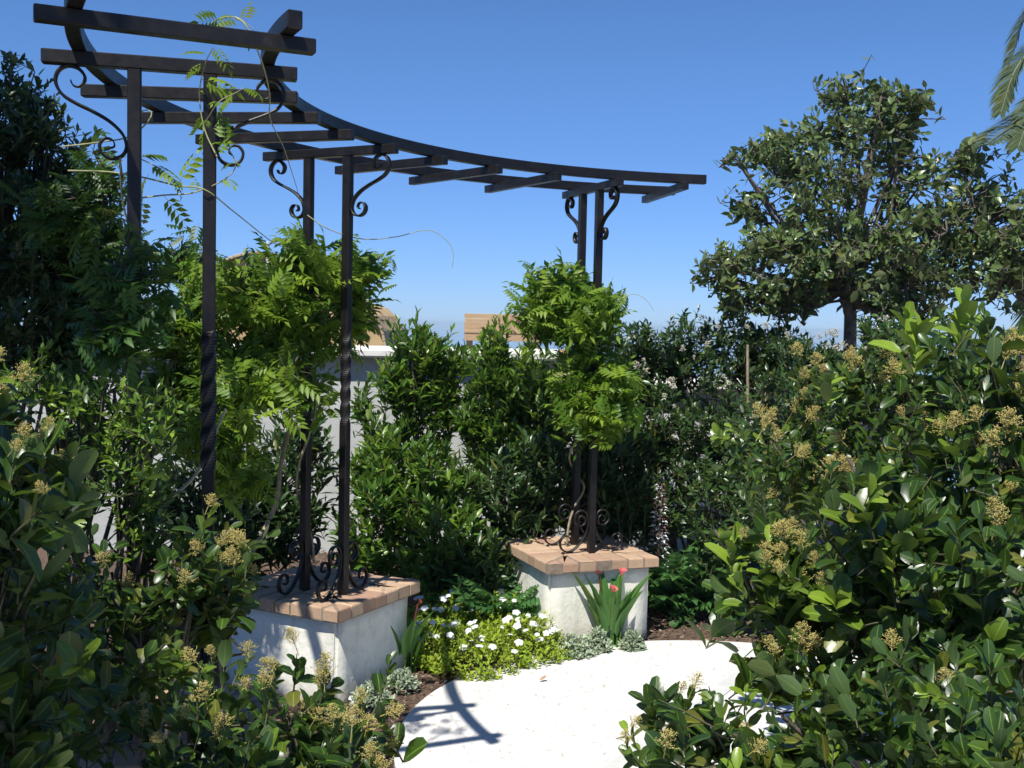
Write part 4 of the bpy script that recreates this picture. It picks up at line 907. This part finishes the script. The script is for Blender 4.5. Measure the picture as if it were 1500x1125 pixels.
# calla lilies
def calla(label, base, n, H_, blooms, lean=0):
    t = thing('calla_lily', base, label, 'flowering plant', 'calla lilies'); b = np.array(base)
    tp = leaf_tpl([(.15, .11), (.4, .13), (.7, .085), (.88, .04)], .7, .2); lv = Leaves(); k = np.arange(n)
    a = k*2.4+rng.normal(0, .2, n); h = H_*rng.uniform(.45, .95, n); sp = rng.uniform(.03, .24, n)
    d = unit(np.stack([np.cos(a)*sp, np.sin(a)*sp*.7, np.ones(n)], 1)); st = b+np.stack([np.cos(a), np.sin(a), 0*a], 1)*rng.uniform(.02, .075, n)[:, None]; p = st+d*(h*.28)[:, None]
    lv.add(p, d+np.stack([np.cos(a)*.12, np.sin(a)*.1, 0*a], 1), unit(np.stack([-np.cos(a), -np.sin(a), .3+0*a], 1)), h*.8, rng.uniform(0, .5, n))
    build_leaves(lv, [tp], M['calla'], t, nind=60, cell=2, wscale=.8)
    V, q = tubes(np.stack([st, (st+p)/2, p], 1), np.tile([.009, .007, .005], (n, 1)), 5); np_obj('stalks', V, [q], M['calla'], t, attr=np.tile([.5, 0, 0, .2], (len(V), 1)), kind='stuff')
    for (dx, dy, hz, s, mt) in blooms:
        top = b+np.array([dx, dy, hz]); pth = spline([b+[dx*.2, 0, 0], b+[dx*.7, dy*.6, hz*.6], top], 6)
        V, q = tubes(pth[None], np.full((1, len(pth)), .005), 6); np_obj('flower_stem', V, [q], M['maroon' if mt == 'maroon' else 'calla'], t, attr=np.tile([.5, 0, 0, .2], (len(V), 1)))
        # rolled funnel spathe with a flared pointed lip
        V = []; R_, K = 8, 16
        for i in range(R_):
            f = i/(R_-1)
            for j in range(K):
                th = j/(K-1)*2*math.pi*1.08; rr = s*(.10+.42*f**1.8)*(1+.12*j/K); lip = (1+math.cos(th))/2
                V.append((rr*math.cos(th)*(1+.35*f*f*lip), rr*math.sin(th), s*(1.35*f+.35*f*f*lip-.12*f**4)))
        I = np.arange(R_*K).reshape(R_, K); q = np.stack([I[:-1, :-1], I[:-1, 1:], I[1:, 1:], I[1:, :-1]], -1).reshape(-1, 4)
        me = np_mesh('spathe', V, [q], M[mt]); put_mesh(me, 'spathe', top-[0, 0, .01], (rng.normal(.1, .2), -.45, 1), .72, t, rng.uniform(0, 6))
b = at_z(892, 945, 0)
calla('calla lily with open pink blooms in front of the sunlit pedestal', (b[0], b[1]-.03, 0), 28, .46, [(.0, -.10, .325, .055, 'pink'), (.05, -.05, .42, .05, 'pink'), (-.07, -.02, .41, .035, 'maroon')])
b = at_z(585, 985, 0)
calla('calla lily with a single red bud beside the half shaded pedestal', (b[0], b[1], 0), 15, .37, [(-.01, -.03, .38, .045, 'pink'), (.09, 0, .36, .03, 'maroon')])
# seedlings on the bark mulch
for (px, py), nm in (((1000, 912), 'leafy seedling on the mulch nearest the far pedestal front'), ((1040, 888), 'rounded green seedling at the back of the mulch bed'), ((1065, 928), 'broad-leaved seedling close to the paving edge on the mulch'), ((975, 895), 'seedling in the shade right beside the sunlit pedestal'), ((1090, 905), 'seedling on the mulch under the privet leaves')):
    b = at_z(px, py, 0); b[2] = 0
    clump('seedling', nm, 'plant', b, 16, .085, .085, .09, T_ROUND, 'fern', 6, .05, .3, .05, 90, 'seedlings on the mulch', cell=3)
# soft ferny perennials
def fern(label, base, n, L_, rx=.12, gx='lush ferny plants in the bed'):
    t = thing('ferny_plant', base, label, 'plant', gx); b = np.array(base); a = rng.uniform(0, 6.28, n); sp = rng.uniform(.3, 1.2, n)
    d = unit(np.stack([np.cos(a)*sp, np.sin(a)*sp, .9+0*a], 1)); lv = Leaves(); p = b+np.stack([np.cos(a)*rx*rng.random(n), np.sin(a)*rx*rng.random(n), rng.uniform(0, L_*.6, n)], 1)
    lv.add(p, d, unit(np.stack([-np.cos(a)*.3, -np.sin(a)*.3-.2, 1+0*a], 1)), L_*rng.uniform(.5, 1.1, n), rng.uniform(0, .6, n)); build_leaves(lv, T_FERN+T_WI[:1], M['fern'], t, nind=90, cell=5, wscale=1.2)
for (px, py, dep), n, L_, nm in (((745, 885, 6.5), 70, .24, 'blue-green cut-leaved plant left of the sunlit pedestal'), ((700, 880, 6.6), 40, .22, 'ferny plant in the dark corner above the white flowers'), ((1000, 840, 7.0), 120, .3, 'large pale green cut-leaved plant right of the sunlit pedestal'), ((960, 860, 7.1), 90, .26, 'fresh green bushy plant tucked behind the right pedestal corner'), ((1050, 850, 7.0), 40, .2, 'feathery green plant at the edge of the mulch beneath the privet')):
    b = at(px, py, dep); b[2] = max(0, min(b[2]-.2, .3)); b[2] = 0.0
    fern(nm, b, int(n*.8), L_*1.1)
# bear's-breeches spike and willow-leaved sprigs
ac = thing('flower_spike', at_z(965, 850, .0)+np.array([0, .45, 0]), 'tall spike of white and mauve hooded flowers behind the right pedestal', 'flowering plant')
ac.location = (at(965, 800, 6.95)[0], 6.95, 0)
zb, zt_ = at(965, 835, 6.95)[2], at(968, 708, 6.95)[2]
V, q = tubes(np.array([[(ac.location[0], 6.95, 0), (ac.location[0], 6.95, (zb+zt_)/2), (ac.location[0]+.015, 6.95, zt_)]]), np.array([[.008, .007, .003]]), 5); np_obj('stem', V, [q], M['mauve'], ac)
PV, PT, PQ, *_ = leaf_tpl([(.5, .35)], .8, .5); pm = np_mesh('floret', PV, [PT]+([PQ] if len(PQ) else []), M['petal']); pb = np_mesh('bract', PV, [PT], M['mauve'])
for k in range(130):
    f = k/130; z = zb+(zt_-zb)*f; a = k*2.4; w = .075*(1-f)**.6+.012; d = np.array([math.cos(a), math.sin(a), .45])
    qd = Vector(unit(d)).to_track_quat('X', 'Z').to_matrix().to_4x4(); s_ = rng.uniform(.028, .045)*(1.1-.5*f)
    o = bpy.data.objects.new('floret' if k % 3 else 'bract', pm if k % 3 and rng.random() < .8 else pb)
    o.matrix_basis = Matrix.Translation(Vector((d[0]*w*.5, d[1]*w*.5, z))) @ qd @ Matrix.Diagonal((s_, s_, s_, 1)); link(o, ac)
lv = Leaves(); T_WIL = [leaf_tpl([(.3, .06), (.65, .05)], .4, .35)]
wl = thing('willow_leaved_plant', (at(910, 760, 7.0)[0], 7.0, 0), 'narrow-leaved upright plant just right of the far posts', 'plant')
tips = np.array([at(x, y, 7.0+dz) for x, y, dz in ((912, 700, 0), (893, 725, .05), (930, 715, .05), (905, 745, -.1), (945, 740, 0), (885, 760, 0), (920, 765, -.1), (935, 775, 0))]); dirs = unit(rng.normal(0, .22, (len(tips), 3))+[0, 0, 1])
st, _ = leaves_on(tips, dirs, lv, 16, .24, .105, .2, 75, 35); build_leaves(lv, T_WIL, M['fern'], wl, nind=200, cell=2)
gr = st.copy(); gr[:, 2] = 0; gr[:, 0] = wl.location[0]; V, q = tubes(np.stack([gr, st, tips], 1), np.tile([.005, .004, .002], (len(tips), 1)), 4); np_obj('stems', V, [q], M['stem'], wl)
# bare stakes in the hedge
for (x, y0, y1, dep), nm in (((1095, 505, 600, 7.1), 'bare pale stake standing in the dark hedge'), ((1122, 560, 640, 6.9), 'short broken cane in the dark hedge')):
    A, B = at(x, y0, dep), at(x+6, y1, dep); B[2] = 0
    V, q = tubes(np.array([[B, (A+B)/2+[.01, 0, 0], A]]), np.array([[.013, .012, .009]]), 6); o = np_obj('garden_stake', V, [q], M['vinewood']); tag(o, nm, 'stake')
# dry leaf on the paving
lf = leaf_tpl([(.3, .2), (.65, .22)], .5, -.4); p_ = at_z(790, 997, .02)
o = bpy.data.objects.new('fallen_leaf', np_mesh('fallen_leaf', lf[0]*.045, [lf[1], lf[2]], M['deadleaf'])); o.location = p_; o.rotation_euler = (.2, -.1, .6); link(o); tag(o, 'dry brown leaf lying on the white paving', 'leaf')

# ---- unseen tree added behind the viewer's left; crowns placed to shade that side
def shade_tree(base, blobs, label, dens=190):
    t = thing('added_shade_tree', base, label, 'tree'); tips, dirs, cs = shoots(blobs, dens, .3, shell=(.3, 1.), jit=.2, backcut=0, rnd=.5)
    lv = Leaves(); st, _ = leaves_on(tips, dirs, lv, 8, .2, .11, .1, 75, 35, whorl=1); build_leaves(lv, T_OV, M['ficus'], t, nind=0, wscale=1.2)
    for c, r in blobs:
        pth = spline([np.array(base), np.array(base)*.5+c*.5+[0, 0, .3], c], 6); V, q = tubes(pth[None], np.linspace(.1, .03, len(pth))[None], 8); np_obj('limb', V, [q], M['bark'], t)
def up_sun(x, y, z, h):                # where a crown must stand to shade point (x,y,z)
    k = (h-z)/math.tan(SUN_EL); return np.array([x+SUN_DIR[0]*k, y+SUN_DIR[1]*k, h])
shade_tree((-3.1, .2, 0), [(up_sun(-1.6, 3.1, .5, 4.4), np.array([.5, .6, .4])), (up_sun(-2.3, 4.1, 1.6, 4.9), np.array([.85, .9, .5])), (up_sun(-2.15, 4.1, 1.9, 4.9), np.array([.45, .9, .4])), (np.array([-2.15, 1.7, 5.]), np.array([.45, .26, .3])), (np.array([-1.85, .0, 4.3]), np.array([.6, .5, .4])), (np.array([-2.1, .55, 4.4]), np.array([.4, .4, .35])), (up_sun(-2.2, 5.0, 2.2, 5.4), np.array([.45, .8, .4]))], 'unseen tree added over the left side, crowns placed to throw dappled shade')
print('objects', len(bpy.data.objects), 'tris', sum(sum(len(p.vertices)-2 for p in ()) for _ in (0,)))
